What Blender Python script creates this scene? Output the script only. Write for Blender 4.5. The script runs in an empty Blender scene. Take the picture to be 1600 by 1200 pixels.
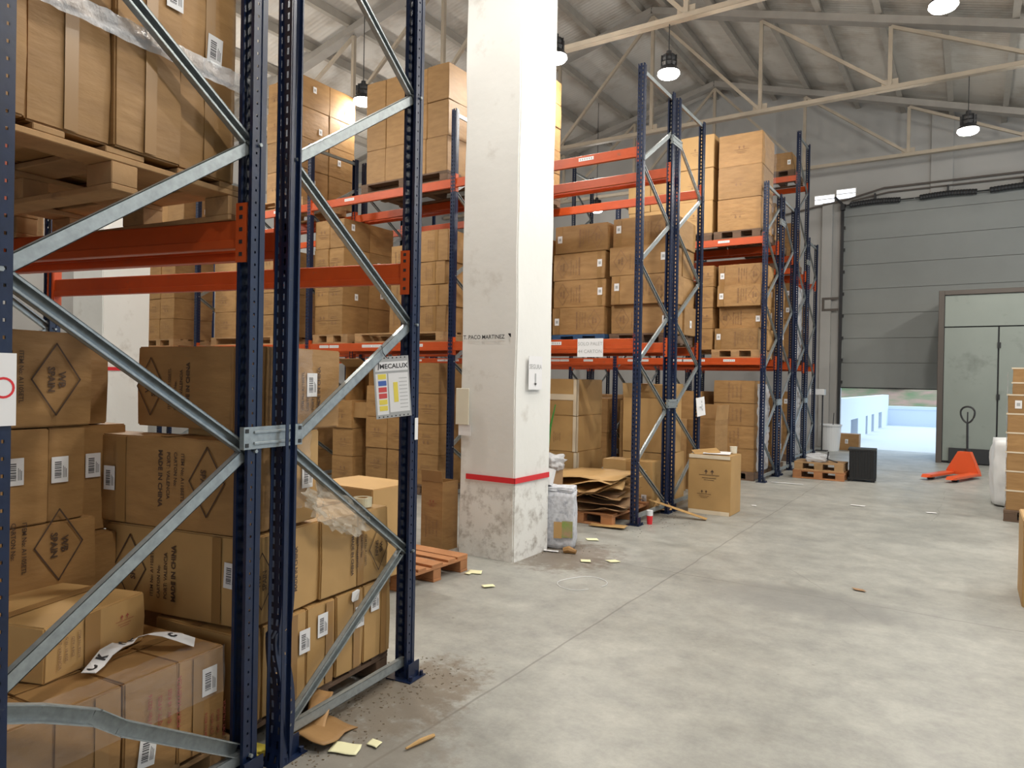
import bpy, bmesh, math, random
from mathutils import Vector, Matrix, noise
random.seed(7)
S = bpy.context.scene
COL = S.collection
R = math.radians

# ------------------------------------------------------------------ camera
FPX = 1110.0
PHI = math.atan(720 / 1110); PIT = -math.atan(7 / 1110); ROLL = .018; EYE = 1.65
cf = Vector((-math.sin(PHI) * math.cos(PIT), math.cos(PHI) * math.cos(PIT), math.sin(PIT)))
cr = Vector((math.cos(PHI), math.sin(PHI), 0)); cu = cr.cross(cf)
cr, cu = cr * math.cos(ROLL) + cu * math.sin(ROLL), cu * math.cos(ROLL) - cr * math.sin(ROLL)
CP = Vector((0, 0, EYE))
cam = bpy.data.cameras.new('camera'); cam.sensor_width = 36; cam.lens = FPX / 1600 * 36
cam.clip_start = .05; cam.clip_end = 300
co = bpy.data.objects.new('camera', cam); COL.objects.link(co)
m = Matrix((cr, cu, -cf)).transposed().to_4x4(); m.translation = CP
co.matrix_world = m
S.camera = co

# ------------------------------------------------------------------ world, lights, exposure
S.view_settings.view_transform = 'Standard'; S.view_settings.look = 'None'
S.view_settings.gamma = 1; S.view_settings.use_curve_mapping = False
S.view_settings.exposure = 0.22
try:
    S.cycles.use_denoising = True; S.cycles.max_bounces = 8; S.cycles.diffuse_bounces = 5
    S.cycles.sample_clamp_indirect = 6; S.cycles.transparent_max_bounces = 12
    S.cycles.caustics_reflective = False; S.cycles.caustics_refractive = False
except Exception: pass
W = bpy.data.worlds.new('sky'); S.world = W; W.use_nodes = True
bg = W.node_tree.nodes['Background']; bg.inputs[0].default_value = (.58, .78, 1, 1); bg.inputs[1].default_value = 1.9

def light(kind, name, loc, e, col=(1, 1, 1), rot=(0, 0, 0), **k):
    l = bpy.data.lights.new(name, kind); l.energy = e; l.color = col
    for a, b in k.items(): setattr(l, a, b)
    o = bpy.data.objects.new(name, l); o.location = loc; o.rotation_euler = rot; COL.objects.link(o); return o
# fill lights added for unseen daylight, right and behind the camera; both walls are closed
light('AREA', 'side_daylight_fill', (8.7, 13.5, 2.4), 190, (.55, .77, 1), (0, R(90), 0), shape='RECTANGLE', size=4.4, size_y=9)
light('AREA', 'rear_daylight_fill', (3, -7.6, 2.6), 170, (.86, .93, 1), (R(90), 0, 0), shape='RECTANGLE', size=12, size_y=4.6)
LAMPE = 195
LAMPC = (1, .955, .87)
def lamp_light(x, y, z, e=LAMPE):
    light('SPOT', 'lamp_light', (x, y, z), e, LAMPC, spot_size=R(165), spot_blend=.5, shadow_soft_size=.13)
    light('POINT', 'lamp_glow', (x, y, z - .05), e * .68, LAMPC, shadow_soft_size=.13)
for x, y in [(-.2, 5.9), (-2.2, 3.5), (-10.2, 4.8), (-6.4, 4.6), (1.2, 1.4), (-13.4, 4.6), (-12.6, 8.9), (-12.4, 13.6), (3.4, 10.4), (3.4, 5.9), (3.4, 14.9)]:  # extra ceiling lights added for fill, no lamp fixtures built
    lamp_light(x, y, 6.25)

# ------------------------------------------------------------------ pixel rays (real points in the room)
def ray(px, py): return cf + cr * ((px - 800) / FPX) + cu * ((600 - py) / FPX)
def PL(px, py, p0, n):
    d = ray(px, py); t = (Vector(p0) - CP).dot(n) / d.dot(n); return CP + d * t
def G(px, py, z=0): return PL(px, py, (0, 0, z), Vector((0, 0, 1)))
def PY(px, py, Y): return PL(px, py, (0, Y, 0), Vector((0, 1, 0)))
def PX(px, py, X): return PL(px, py, (X, 0, 0), Vector((1, 0, 0)))

# ------------------------------------------------------------------ materials
def mat(name, col, rough=.6, metal=0, noise_=0, scale=6, bump=0, bscale=40, rnd=0, col2=None, dirt=None, spec=None, stretch=None):
    M = bpy.data.materials.new(name); M.use_nodes = True
    n = M.node_tree.nodes; L = M.node_tree.links; b = n['Principled BSDF']
    b.inputs['Roughness'].default_value = rough; b.inputs['Metallic'].default_value = metal
    if spec is not None: b.inputs['Specular IOR Level'].default_value = spec
    b.inputs['Base Color'].default_value = (*col, 1)
    out = None
    tc = n.new('ShaderNodeTexCoord')
    mp = n.new('ShaderNodeMapping'); L.new(tc.outputs['Object'], mp.inputs[0])
    oi = n.new('ShaderNodeObjectInfo')
    cm = n.new('ShaderNodeVectorMath'); cm.operation = 'SCALE'; cm.inputs[3].default_value = 7.3
    comb = n.new('ShaderNodeCombineXYZ'); L.new(oi.outputs['Random'], comb.inputs[0]); L.new(oi.outputs['Random'], comb.inputs[2])
    L.new(comb.outputs[0], cm.inputs[0]); L.new(cm.outputs[0], mp.inputs[1])
    if stretch: mp.inputs[3].default_value = stretch
    if noise_:
        nt = n.new('ShaderNodeTexNoise'); nt.inputs['Scale'].default_value = scale; nt.inputs['Detail'].default_value = 6
        L.new(mp.outputs[0], nt.inputs[0])
        rp = n.new('ShaderNodeValToRGB'); rp.color_ramp.elements[0].position = .3; rp.color_ramp.elements[1].position = .7
        c2 = col2 or tuple(c * (1 - noise_) for c in col)
        rp.color_ramp.elements[0].color = (*c2, 1); rp.color_ramp.elements[1].color = (*col, 1)
        L.new(nt.outputs[0], rp.inputs[0]); out = rp.outputs[0]
    if dirt:
        dcol, dscale, dlo, dhi = dirt
        nt = n.new('ShaderNodeTexNoise'); nt.inputs['Scale'].default_value = dscale; nt.inputs['Detail'].default_value = 9; nt.inputs['Roughness'].default_value = .65
        L.new(mp.outputs[0], nt.inputs[0])
        rp = n.new('ShaderNodeValToRGB'); rp.color_ramp.elements[0].position = dlo; rp.color_ramp.elements[1].position = dhi
        L.new(nt.outputs[0], rp.inputs[0])
        mx = n.new('ShaderNodeMixRGB'); L.new(rp.outputs[0], mx.inputs[0])
        if out: L.new(out, mx.inputs[1])
        else: mx.inputs[1].default_value = (*col, 1)
        mx.inputs[2].default_value = (*dcol, 1); out = mx.outputs[0]
    if rnd:
        hs = n.new('ShaderNodeHueSaturation'); mr = n.new('ShaderNodeMapRange')
        mr.inputs[3].default_value = 1 - rnd; mr.inputs[4].default_value = 1 + rnd
        L.new(oi.outputs['Random'], mr.inputs[0]); L.new(mr.outputs[0], hs.inputs['Value'])
        if out: L.new(out, hs.inputs['Color'])
        else: hs.inputs['Color'].default_value = (*col, 1)
        out = hs.outputs[0]
    if out: L.new(out, b.inputs['Base Color'])
    if bump:
        nb = n.new('ShaderNodeTexNoise'); nb.inputs['Scale'].default_value = bscale; nb.inputs['Detail'].default_value = 4
        L.new(mp.outputs[0], nb.inputs[0]); bp = n.new('ShaderNodeBump'); bp.inputs['Strength'].default_value = bump; bp.inputs['Distance'].default_value = .01
        L.new(nb.outputs[0], bp.inputs['Height']); L.new(bp.outputs[0], b.inputs['Normal'])
    return M
CARD = mat('cardboard', (.375, .212, .080), .6, noise_=.14, scale=5, rnd=.12, bump=.4, bscale=7, stretch=(1, 1, 3.2), col2=(.29, .158, .057))
CARDL = mat('cardboard_pale', (.49, .30, .118), .58, noise_=.12, scale=4, rnd=.08, bump=.2, bscale=8)
CARDI = mat('cardboard_inside', (.36, .215, .11), .8, noise_=.15, scale=6)
TAPE = mat('packing_tape', (.32, .18, .068), .3, rnd=.10)
TAPEW = mat('pale_packing_tape', (.68, .58, .44), .3)
INK = mat('carton_ink', (.085, .05, .032), .7)
INKF = mat('faded_carton_ink', (.26, .145, .075), .7)
INKR = mat('red_carton_ink', (.33, .07, .05), .7)
BLACK = mat('black_ink', (.03, .03, .035), .6)
PAPER = mat('white_paper', (.78, .78, .80), .6)
PAPERY = mat('yellow_paper', (.80, .78, .50), .7)
NAVY = mat('navy_enamel', (.0055, .0155, .055), .34, noise_=.3, scale=18, bump=.05, dirt=((.05, .055, .07), 24, .66, .76))
ORANGE = mat('orange_enamel', (.52, .075, .012), .42, noise_=.12, scale=10, dirt=((.22, .09, .05), 9, .62, .8))
GALV = mat('galvanised_steel', (.36, .40, .415), .40, .55, noise_=.25, scale=40, dirt=((.20, .19, .17), 20, .62, .76))
WOOD = mat('pallet_wood', (.50, .30, .14), .8, noise_=.35, scale=5, stretch=(1, 1, 1), rnd=.14, bump=.2, bscale=30, dirt=((.20, .12, .07), 5, .56, .75))
WOODR = mat('reddish_pallet_wood', (.46, .205, .085), .75, noise_=.3, scale=5, rnd=.12, bump=.2, bscale=30)
WOODD = mat('dark_pallet_wood', (.16, .10, .065), .85, noise_=.3, scale=6, rnd=.15)
WOODB = mat('blue_pallet_wood', (.035, .10, .23), .7, noise_=.3, scale=6)
WHITEP = mat('white_paint', (.70, .69, .66), .55, noise_=.06, scale=3, bump=.12, bscale=14, dirt=((.45, .43, .40), 3.2, .60, .80))
RED = mat('red_tape', (.66, .022, .030), .5)
PURLIN = mat('purlin_paint', (.36, .33, .29), .6, noise_=.15, scale=5)
TRUSS = mat('truss_paint', (.42, .36, .285), .6, noise_=.15, scale=4)
TRUSSG = mat('rafter_paint', (.33, .31, .285), .6, noise_=.15, scale=4)
WALLM = mat('grey_wall_paint', (.40, .395, .385), .75, noise_=.08, scale=1.2)
DOORM = mat('sectional_door_panel', (.26, .275, .27), .55, noise_=.06, scale=2)
CABM = mat('grey_green_panel', (.235, .265, .24), .5, noise_=.06, scale=2, dirt=((.10, .11, .10), 1.4, .56, .8))
FRAMEM = mat('dark_bronze_frame', (.085, .07, .06), .6)
DARK = mat('dark_steel', (.02, .021, .024), .5)
PLBLK = mat('black_plastic', (.012, .012, .013), .38, noise_=.2, scale=20)
RUST = mat('brown_pipe', (.10, .085, .075), .6)
WHITEPL = mat('white_plastic', (.70, .72, .74), .4)
CREAM = mat('cream_plastic', (.72, .68, .56), .4)
JACK = mat('jack_orange', (.62, .085, .02), .35)
GREEN = mat('green_stick', (.04, .22, .03), .5)
SACKM = mat('woven_sack', (.66, .68, .74), .55, noise_=.3, scale=30, bump=.5, bscale=22, dirt=((.34, .36, .42), 14, .55, .66))
SACKG = mat('sack_print', (.20, .34, .07), .6, noise_=.5, scale=14, col2=(.42, .28, .17))
YEL = mat('yellow_print', (.80, .66, .10), .5)
BLUE = mat('blue_print', (.07, .14, .45), .5)
REDP = mat('red_print', (.62, .08, .08), .5)
GREYP = mat('grey_placard', (.40, .41, .42), .5)
DIRT = mat('floor_debris', (.20, .155, .105), .9, noise_=.4, scale=30)
CONC = mat('yard_concrete', (.62, .64, .66), .8)
YWALL = mat('yard_wall', (.72, .76, .82), .8)
YDARK = mat('yard_post', (.22, .26, .32), .7)
HILL = mat('hillside_soil', (.36, .20, .15), .95, noise_=.5, scale=.9, col2=(.10, .16, .06))
LEAF = mat('hillside_shrub', (.10, .15, .08), .9, noise_=.4, scale=3)

def glassy(name, alpha, col, rough=.15, bump=0, bscale=30):
    M = bpy.data.materials.new(name); M.use_nodes = True; n = M.node_tree.nodes; L = M.node_tree.links
    b = n['Principled BSDF']; b.inputs['Base Color'].default_value = (*col, 1); b.inputs['Roughness'].default_value = rough
    tr = n.new('ShaderNodeBsdfTransparent'); mx = n.new('ShaderNodeMixShader'); mx.inputs[0].default_value = alpha
    L.new(tr.outputs[0], mx.inputs[1]); L.new(b.outputs[0], mx.inputs[2]); L.new(mx.outputs[0], n['Material Output'].inputs[0])
    if bump:
        tc = n.new('ShaderNodeTexCoord'); nb = n.new('ShaderNodeTexNoise'); nb.inputs['Scale'].default_value = bscale; nb.inputs['Detail'].default_value = 5
        L.new(tc.outputs['Object'], nb.inputs[0]); bp = n.new('ShaderNodeBump'); bp.inputs['Strength'].default_value = bump; bp.inputs['Distance'].default_value = .02
        L.new(nb.outputs[0], bp.inputs['Height']); L.new(bp.outputs[0], b.inputs['Normal'])
    return M
FILM = glassy('stretch_film', .11, (.72, .72, .76), .12, .8, 26)
FILMW = glassy('cloudy_stretch_film', .55, (.74, .76, .80), .2, .8, 26)
FILMC = glassy('crumpled_film_sheet', .30, (.70, .64, .54), .08, 1.0, 30)
TAPEC = glassy('clear_tape', .75, (.80, .78, .60), .2)

def emis(name, col, st):
    M = bpy.data.materials.new(name); M.use_nodes = True; n = M.node_tree.nodes
    b = n['Principled BSDF']; b.inputs['Emission Color'].default_value = (*col, 1); b.inputs['Emission Strength'].default_value = st
    b.inputs['Base Color'].default_value = (.8, .8, .8, 1); return M
LENS = emis('lamp_lens', (1, .95, .86), 14)
WINGLOW = emis('daylight_glow', (.80, .86, 1), 1.5)  # daylight put into the panes as emission; the wall behind is solid

# roof sheets: off-white with fine ribs and grime
def roof_mat():
    M = mat('roof_sheet', (.66, .63, .585), .7, noise_=.12, scale=.8, dirt=((.33, .27, .21), .9, .48, .78))
    n = M.node_tree.nodes; L = M.node_tree.links; b = n['Principled BSDF']
    tc = n.new('ShaderNodeTexCoord'); w = n.new('ShaderNodeTexWave'); w.inputs['Scale'].default_value = 3.2; w.bands_direction = 'Y'
    L.new(tc.outputs['Object'], w.inputs[0]); bp = n.new('ShaderNodeBump'); bp.inputs['Strength'].default_value = .18; bp.inputs['Distance'].default_value = .02
    L.new(w.outputs['Fac'], bp.inputs['Height']); L.new(bp.outputs[0], b.inputs['Normal']); return M
ROOF = roof_mat()

def floor_mat():
    M = bpy.data.materials.new('concrete_floor'); M.use_nodes = True; n = M.node_tree.nodes; L = M.node_tree.links; b = n['Principled BSDF']
    tc = n.new('ShaderNodeTexCoord')
    def nz(s, d=8, rough=.6, dist=0):
        t = n.new('ShaderNodeTexNoise'); t.inputs['Scale'].default_value = s; t.inputs['Detail'].default_value = d; t.inputs['Roughness'].default_value = rough
        t.inputs['Distortion'].default_value = dist; L.new(tc.outputs['Object'], t.inputs[0]); return t.outputs[0]
    def ramp(s, a, b_, c0, c1):
        r = n.new('ShaderNodeValToRGB'); r.color_ramp.elements[0].position = a; r.color_ramp.elements[1].position = b_
        r.color_ramp.elements[0].color = (*c0, 1); r.color_ramp.elements[1].color = (*c1, 1); L.new(s, r.inputs[0]); return r.outputs[0]
    def mix(f, a, c, mode='MIX'):
        x = n.new('ShaderNodeMixRGB'); x.blend_type = mode
        if isinstance(f, float): x.inputs[0].default_value = f
        else: L.new(f, x.inputs[0])
        L.new(a, x.inputs[1])
        if isinstance(c, tuple): x.inputs[2].default_value = (*c, 1)
        else: L.new(c, x.inputs[2])
        return x.outputs[0]
    base = ramp(nz(.9), .3, .7, (.30, .30, .282), (.42, .418, .39))
    g = ramp(nz(4.5, 10, .7), .35, .72, (.76, .765, .77), (1.10, 1.10, 1.08)); c = mix(1.0, base, g, 'MULTIPLY')
    fine = ramp(nz(30, 9, .8), .3, .7, (.86, .86, .86), (1.07, 1.07, 1.07)); c = mix(1.0, c, fine, 'MULTIPLY')
    st = ramp(nz(1.7, 7, .6, 1.2), .57, .70, (0, 0, 0), (.42, .42, .42)); c = mix(st, c, (.20, .195, .18))
    sp = ramp(nz(15, 3, .5), .73, .76, (0, 0, 0), (.5, .5, .5)); c = mix(sp, c, (.14, .13, .12))
    sx = n.new('ShaderNodeSeparateXYZ'); L.new(tc.outputs['Object'], sx.inputs[0])
    def m1(op, a, v=None, v3=None):
        q = n.new('ShaderNodeMath'); q.operation = op
        if hasattr(a, 'links') or not isinstance(a, (int, float)): L.new(a, q.inputs[0])
        else: q.inputs[0].default_value = a
        if v is not None:
            if isinstance(v, (int, float)): q.inputs[1].default_value = v
            else: L.new(v, q.inputs[1])
        if v3 is not None: q.inputs[2].default_value = v3
        return q.outputs[0]
    # saw-cut joints
    wob = m1('MULTIPLY', m1('SUBTRACT', nz(1.3, 2), .5), .06)
    for ax, off, per in ((0, -2.12, 4.9), (1, 5.95, 4.9)):
        s = m1('ADD', sx.outputs[ax], wob)
        s = m1('SUBTRACT', s, off - per * 10.5); s = m1('MODULO', s, per); s = m1('SUBTRACT', s, per / 2); s = m1('ABSOLUTE', s)
        s = m1('LESS_THAN', s, .007); s = m1('MULTIPLY', s, .55); c = mix(s, c, (.13, .125, .115))
    # cracks
    vo = n.new('ShaderNodeTexVoronoi'); vo.feature = 'DISTANCE_TO_EDGE'; vo.inputs['Scale'].default_value = .21
    dv = n.new('ShaderNodeMixRGB'); dv.inputs[0].default_value = .12; L.new(tc.outputs['Object'], dv.inputs[1])
    nn = n.new('ShaderNodeTexNoise'); nn.inputs['Scale'].default_value = 2.2; nn.inputs['Detail'].default_value = 8; L.new(tc.outputs['Object'], nn.inputs[0]); L.new(nn.outputs[1], dv.inputs[2])
    L.new(dv.outputs[0], vo.inputs[0])
    s = m1('LESS_THAN', vo.outputs[0], .0009); s = m1('MULTIPLY', s, m1('MULTIPLY', m1('GREATER_THAN', nz(.6, 2), .52), .45)); c = mix(s, c, (.16, .155, .14))
    # darker patches and the dirty strip at the rack feet
    def patch(c, cx, cy, rx, ry, col, k, wobble=.35, ns=3.5):
        a = m1('DIVIDE', m1('SUBTRACT', sx.outputs[0], cx), rx); a = m1('MULTIPLY', a, a)
        d = m1('DIVIDE', m1('SUBTRACT', sx.outputs[1], cy), ry); d = m1('MULTIPLY', d, d)
        s = m1('ADD', a, d); s = m1('ADD', s, m1('MULTIPLY', m1('SUBTRACT', nz(ns, 9, .72), .5), wobble * 4))
        r = n.new('ShaderNodeMapRange'); r.interpolation_type = 'SMOOTHSTEP'; r.inputs[1].default_value = 1.15; r.inputs[2].default_value = .25
        r.inputs[3].default_value = 0; r.inputs[4].default_value = k; L.new(s, r.inputs[0]); return mix(r.outputs[0], c, col)
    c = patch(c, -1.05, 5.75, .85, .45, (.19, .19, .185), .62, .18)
    c = patch(c, -2.45, 2.80, .36, .60, (.15, .115, .08), .75, .95, 11)
    c = patch(c, -2.2, 2.1, .42, .75, (.19, .165, .135), .55, 1.0, 10)
    c = patch(c, -1.45, 2.35, .30, .16, (.16, .15, .135), .6, .2)
    c = patch(c, -1.75, 2.12, .12, .10, (.15, .14, .125), .7, .15)
    c = patch(c, -.35, 2.9, .8, .35, (.24, .235, .22), .5)
    c = patch(c, -3.25, 5.9, .6, .65, (.17, .135, .105), .8, .8, 9)
    c = patch(c, -3.3, 9.0, .5, 1.6, (.20, .185, .165), .6)
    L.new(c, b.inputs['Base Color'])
    rr = n.new('ShaderNodeMapRange'); rr.inputs[3].default_value = .30; rr.inputs[4].default_value = .58; L.new(nz(2.4), rr.inputs[0]); L.new(rr.outputs[0], b.inputs['Roughness'])
    bp = n.new('ShaderNodeBump'); bp.inputs['Strength'].default_value = .12; bp.inputs['Distance'].default_value = .01
    L.new(nz(22, 8, .7), bp.inputs['Height']); L.new(bp.outputs[0], b.inputs['Normal']); return M
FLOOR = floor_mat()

# ------------------------------------------------------------------ mesh helpers
class MB:
    def __init__(s): s.v = []; s.f = []; s.mi = []
    def add(s, vs, fs, mi=0):
        o = len(s.v); s.v += [tuple(v) for v in vs]; s.f += [tuple(i + o for i in f) for f in fs]; s.mi += [mi] * len(fs); return s
    def box(s, x0, x1, y0, y1, z0, z1, mi=0, M=None, b=0):
        if b:
            bm = bmesh.new(); bmesh.ops.create_cube(bm, size=1)
            for v in bm.verts: v.co = ((x0 + x1) / 2 + v.co.x * (x1 - x0), (y0 + y1) / 2 + v.co.y * (y1 - y0), (z0 + z1) / 2 + v.co.z * (z1 - z0))
            bmesh.ops.bevel(bm, geom=bm.edges[:], offset=b, segments=1, affect='EDGES')
            bm.verts.index_update()
            vs = [v.co.copy() for v in bm.verts]; fs = [[v.index for v in f.verts] for f in bm.faces]; bm.free()
        else:
            vs = [Vector((x, y, z)) for z in (z0, z1) for y in (y0, y1) for x in (x0, x1)]
            fs = [(0, 2, 3, 1), (4, 5, 7, 6), (0, 1, 5, 4), (2, 6, 7, 3), (0, 4, 6, 2), (1, 3, 7, 5)]
        if M is not None: vs = [M @ v for v in vs]
        return s.add(vs, fs, mi)
    def tube(s, pts, r, n=8, mi=0, cap=True):
        pts = [Vector(p) for p in pts]; rs = r if isinstance(r, (list, tuple)) else [r] * len(pts)
        vs = []
        for i, p in enumerate(pts):
            d = (pts[min(i + 1, len(pts) - 1)] - pts[max(i - 1, 0)]).normalized()
            a = d.cross(Vector((0, 0, 1)) if abs(d.z) < .9 else Vector((1, 0, 0))).normalized(); c = d.cross(a)
            vs += [p + (a * math.cos(2 * math.pi * k / n) + c * math.sin(2 * math.pi * k / n)) * rs[i] for k in range(n)]
        fs = [(i * n + k, i * n + (k + 1) % n, (i + 1) * n + (k + 1) % n, (i + 1) * n + k) for i in range(len(pts) - 1) for k in range(n)]
        if cap: fs += [tuple(range(n))[::-1], tuple((len(pts) - 1) * n + k for k in range(n))]
        return s.add(vs, fs, mi)
    def lathe(s, prof, n=20, mi=0, c=(0, 0, 0)):
        vs = [(c[0] + r * math.cos(2 * math.pi * k / n), c[1] + r * math.sin(2 * math.pi * k / n), c[2] + z) for r, z in prof for k in range(n)]
        fs = [(i * n + k, i * n + (k + 1) % n, (i + 1) * n + (k + 1) % n, (i + 1) * n + k) for i in range(len(prof) - 1) for k in range(n)]
        return s.add(vs, fs, mi)
    def bar(s, p, q, w, h, mi=0, up=(0, 0, 1)):      # solid bar between two points
        p = Vector(p); q = Vector(q); d = q - p; l = d.length; d.normalize(); a = d.cross(Vector(up)).normalized(); c = a.cross(d)
        vs = [p + d * t * l + a * i * w / 2 + c * j * h / 2 for t in (0, 1) for j in (-1, 1) for i in (-1, 1)]
        return s.add(vs, [(0, 1, 3, 2), (4, 6, 7, 5), (0, 4, 5, 1), (2, 3, 7, 6), (0, 2, 6, 4), (1, 5, 7, 3)], mi)
    def mesh(s, name, mats):
        me = bpy.data.meshes.new(name); me.from_pydata(s.v, [], s.f)
        for m_ in (mats if isinstance(mats, (list, tuple)) else [mats]): me.materials.append(m_)
        me.polygons.foreach_set('material_index', s.mi); me.update(); return me
def link(name, me, parent=None, M=None):
    o = bpy.data.objects.new(name, me); COL.objects.link(o)
    if parent is not None: o.parent = parent
    if M is not None: o.matrix_local = M
    return o
def build(mb, name, mats, parent=None, M=None): return link(name, mb.mesh(name, mats), parent, M)
def empty(name, loc=(0, 0, 0), rz=0):
    o = bpy.data.objects.new(name, None); o.empty_display_size = .1; o.location = loc; o.rotation_euler.z = rz; COL.objects.link(o); return o
USED = {}
def tag(o, label, cat, group=None):
    USED[label] = USED.get(label, 0) + 1
    if len(label.split()) > 16: print('LONG', label)
    o['label'] = label; o['category'] = cat
    if group: o['group'] = group
    return o
def struct(o): o['kind'] = 'structure'; return o
def smooth(me):
    me.polygons.foreach_set('use_smooth', [True] * len(me.polygons)); return me
def T(x, y, z, rz=0, rx=0, ry=0): return Matrix.Translation((x, y, z)) @ Matrix.Rotation(rz, 4, 'Z') @ Matrix.Rotation(ry, 4, 'Y') @ Matrix.Rotation(rx, 4, 'X')
FRONT = Matrix(((1, 0, 0, 0), (0, 0, -1, 0), (0, 1, 0, 0), (0, 0, 0, 1)))      # face plane: x right, y up, z out; towards -Y
RIGHT = Matrix(((0, 0, 1, 0), (1, 0, 0, 0), (0, 1, 0, 0), (0, 0, 0, 1)))       # towards +X

TXT = {}
def text_geo(body, size, align='CENTER', bold=0):
    k = (body, round(size, 4), align, bold)
    if k in TXT: return TXT[k]
    c = bpy.data.curves.new('t', 'FONT'); c.body = body; c.size = size; c.align_x = align; c.align_y = 'CENTER'; c.resolution_u = 2
    c.offset = bold; c.fill_mode = 'FRONT'
    o = bpy.data.objects.new('t', c); COL.objects.link(o); dg = bpy.context.evaluated_depsgraph_get()
    me = bpy.data.meshes.new_from_object(o.evaluated_get(dg)); r = ([v.co.copy() for v in me.vertices], [tuple(p.vertices) for p in me.polygons])
    bpy.data.objects.remove(o); bpy.data.curves.remove(c); bpy.data.meshes.remove(me); TXT[k] = r; return r
def addtext(mb, body, size, M, mi=0, align='CENTER', bold=0):
    v, f = text_geo(body, size, align, bold); mb.add([M @ x for x in v], f, mi)

# ------------------------------------------------------------------ cartons
def wb_print(small=False, kind=0):
    mb = MB(); Mr = Matrix.Rotation(-math.pi / 2, 4, 'Z')
    def put(s, size, x, y, b=.0): addtext(mb, s, size, Mr @ Matrix.Translation((x, y, 0)), 0, 'CENTER', b)
    if kind == 0:      # diamond shipping mark and four lines
        p = [Vector((0, .135 + .03)), Vector((.15, .06 + .03)), Vector((0, -.015 + .03)), Vector((-.15, .06 + .03))]
        p = [Vector((0, .30)), Vector((.15, .20)), Vector((0, .10)), Vector((-.15, .20))]
        for i in range(4):
            a, b_ = p[i], p[(i + 1) % 4]; d = (b_ - a).normalized() * .002; nn = Vector((-d.y, d.x)) * 1.6
            q = [a - d - nn, b_ + d - nn, b_ + d + nn, a - d + nn]; mb.add([Mr @ Vector((*t, 0)) for t in q], [(0, 1, 2, 3)])
        put('WB', .042, 0, .222, .0010); put('SPAIN', .040, 0, .178, .0010)
        put('ITEM No: A1105ETL', .025, -.01, .060, .0005); put('CARTON No:', .025, -.045, .018, .0005)
        put('PORT: VALENCIA', .027, -.015, -.024, .0005); put('MADE IN CHINA', .034, 0, -.072, .0012)
    elif kind == 1:    # several lines only
        for i, (t, z) in enumerate((('ITEM No: 82216', .03), ('QTY: 4 PCS', .03), ('G.W.: 18 KGS', .03), ('PORT: VALENCIA', .034))): put(t, z, 0, .08 - .055 * i, .0006)
    else:              # two symbols and lines
        mb.box(-.10, .10, -.002, .002, 0, .0004); mb.box(-.07, .07, -.03, -.026, 0, .0004); mb.box(-.05, .05, -.05, -.046, 0, .0004)
        for x in (-.03, .03):
            mb.add([(x - .018, .03, 0), (x + .018, .03, 0), (x, .055, 0)], [(0, 1, 2)]); mb.box(x - .004, x + .004, .01, .03, 0, .0004)
    return mb
PRN = {k: wb_print(kind=k) for k in (0, 1, 2)}
PM = {}
def print_mesh(kind, ink):
    k = (kind, ink.name)
    if k not in PM: PM[k] = PRN[kind].mesh('printed_marking', ink)
    return PM[k]
def sticker_mesh():
    mb = MB(); mb.box(-.035, .035, -.055, .055, 0, .0008, 0)
    y = -.036; random.seed(3)
    while y < .036:
        t = random.choice((.0015, .003, .0045)); mb.box(-.022, .006, y, y + t, .0008, .0011, 1); y += t + random.choice((.002, .0035))
    for x in (.013, .019, .025): mb.box(x, x + .0022, -.035, .028 - x, .0008, .0011, 1)
    return mb.mesh('shipping_label', [PAPER, BLACK])
STK = sticker_mesh()
def sticker_far():
    mb = MB(); mb.box(-.035, .035, -.05, .05, 0, .001, 0); mb.box(-.018, .018, -.02, .02, .001, .0016, 1); return mb.mesh('shipping_label', [PAPER, GREYP])
STKF = sticker_far()
CM = {}
def carton_mesh(w, d, h, mt, seed, bulge=.008):
    k = (round(w, 3), round(d, 3), round(h, 3), mt.name, seed % 4, bulge)
    if k in CM: return CM[k]
    rr = random.Random(hash((seed % 4, 5)) & 255)
    bm = bmesh.new(); bmesh.ops.create_cube(bm, size=1)
    bmesh.ops.subdivide_edges(bm, edges=bm.edges[:], cuts=1, use_grid_fill=True)
    ph = rr.random() * 6
    for v in bm.verts:
        x, y, z = v.co * 2
        j = Vector((math.sin(ph + 3 * y + 2 * z), math.sin(ph * 2 + 4 * x), 0)) * .003
        c = sum(1 for t in (x, y, z) if abs(t) < .1)
        out = Vector((x, y, z * .5)) * (bulge * (1 if c == 2 else .35 if c == 1 else 0))
        v.co = Vector((x * w / 2, y * d / 2, (z * .5 + .5) * h)) + out + j
    sh = [e for e in bm.edges if len(e.link_faces) == 2 and e.calc_face_angle(0) > .8]
    bmesh.ops.bevel(bm, geom=sh, offset=.006, segments=2, affect='EDGES')
    me = bpy.data.meshes.new('carton'); bm.to_mesh(me); bm.free(); me.materials.append(mt); smooth(me)
    try: me.set_sharp_from_angle(angle=R(40))
    except Exception: pass
    CM[k] = me; return me
TPM = {}
def strip_mesh(w, l, mt):
    k = (round(w, 3), round(l, 3), mt.name)
    if k not in TPM:
        mb = MB(); mb.box(-w / 2, w / 2, -l / 2, l / 2, 0, .0012); TPM[k] = mb.mesh('tape_strip', mt)
    return TPM[k]
NC = [0]
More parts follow.
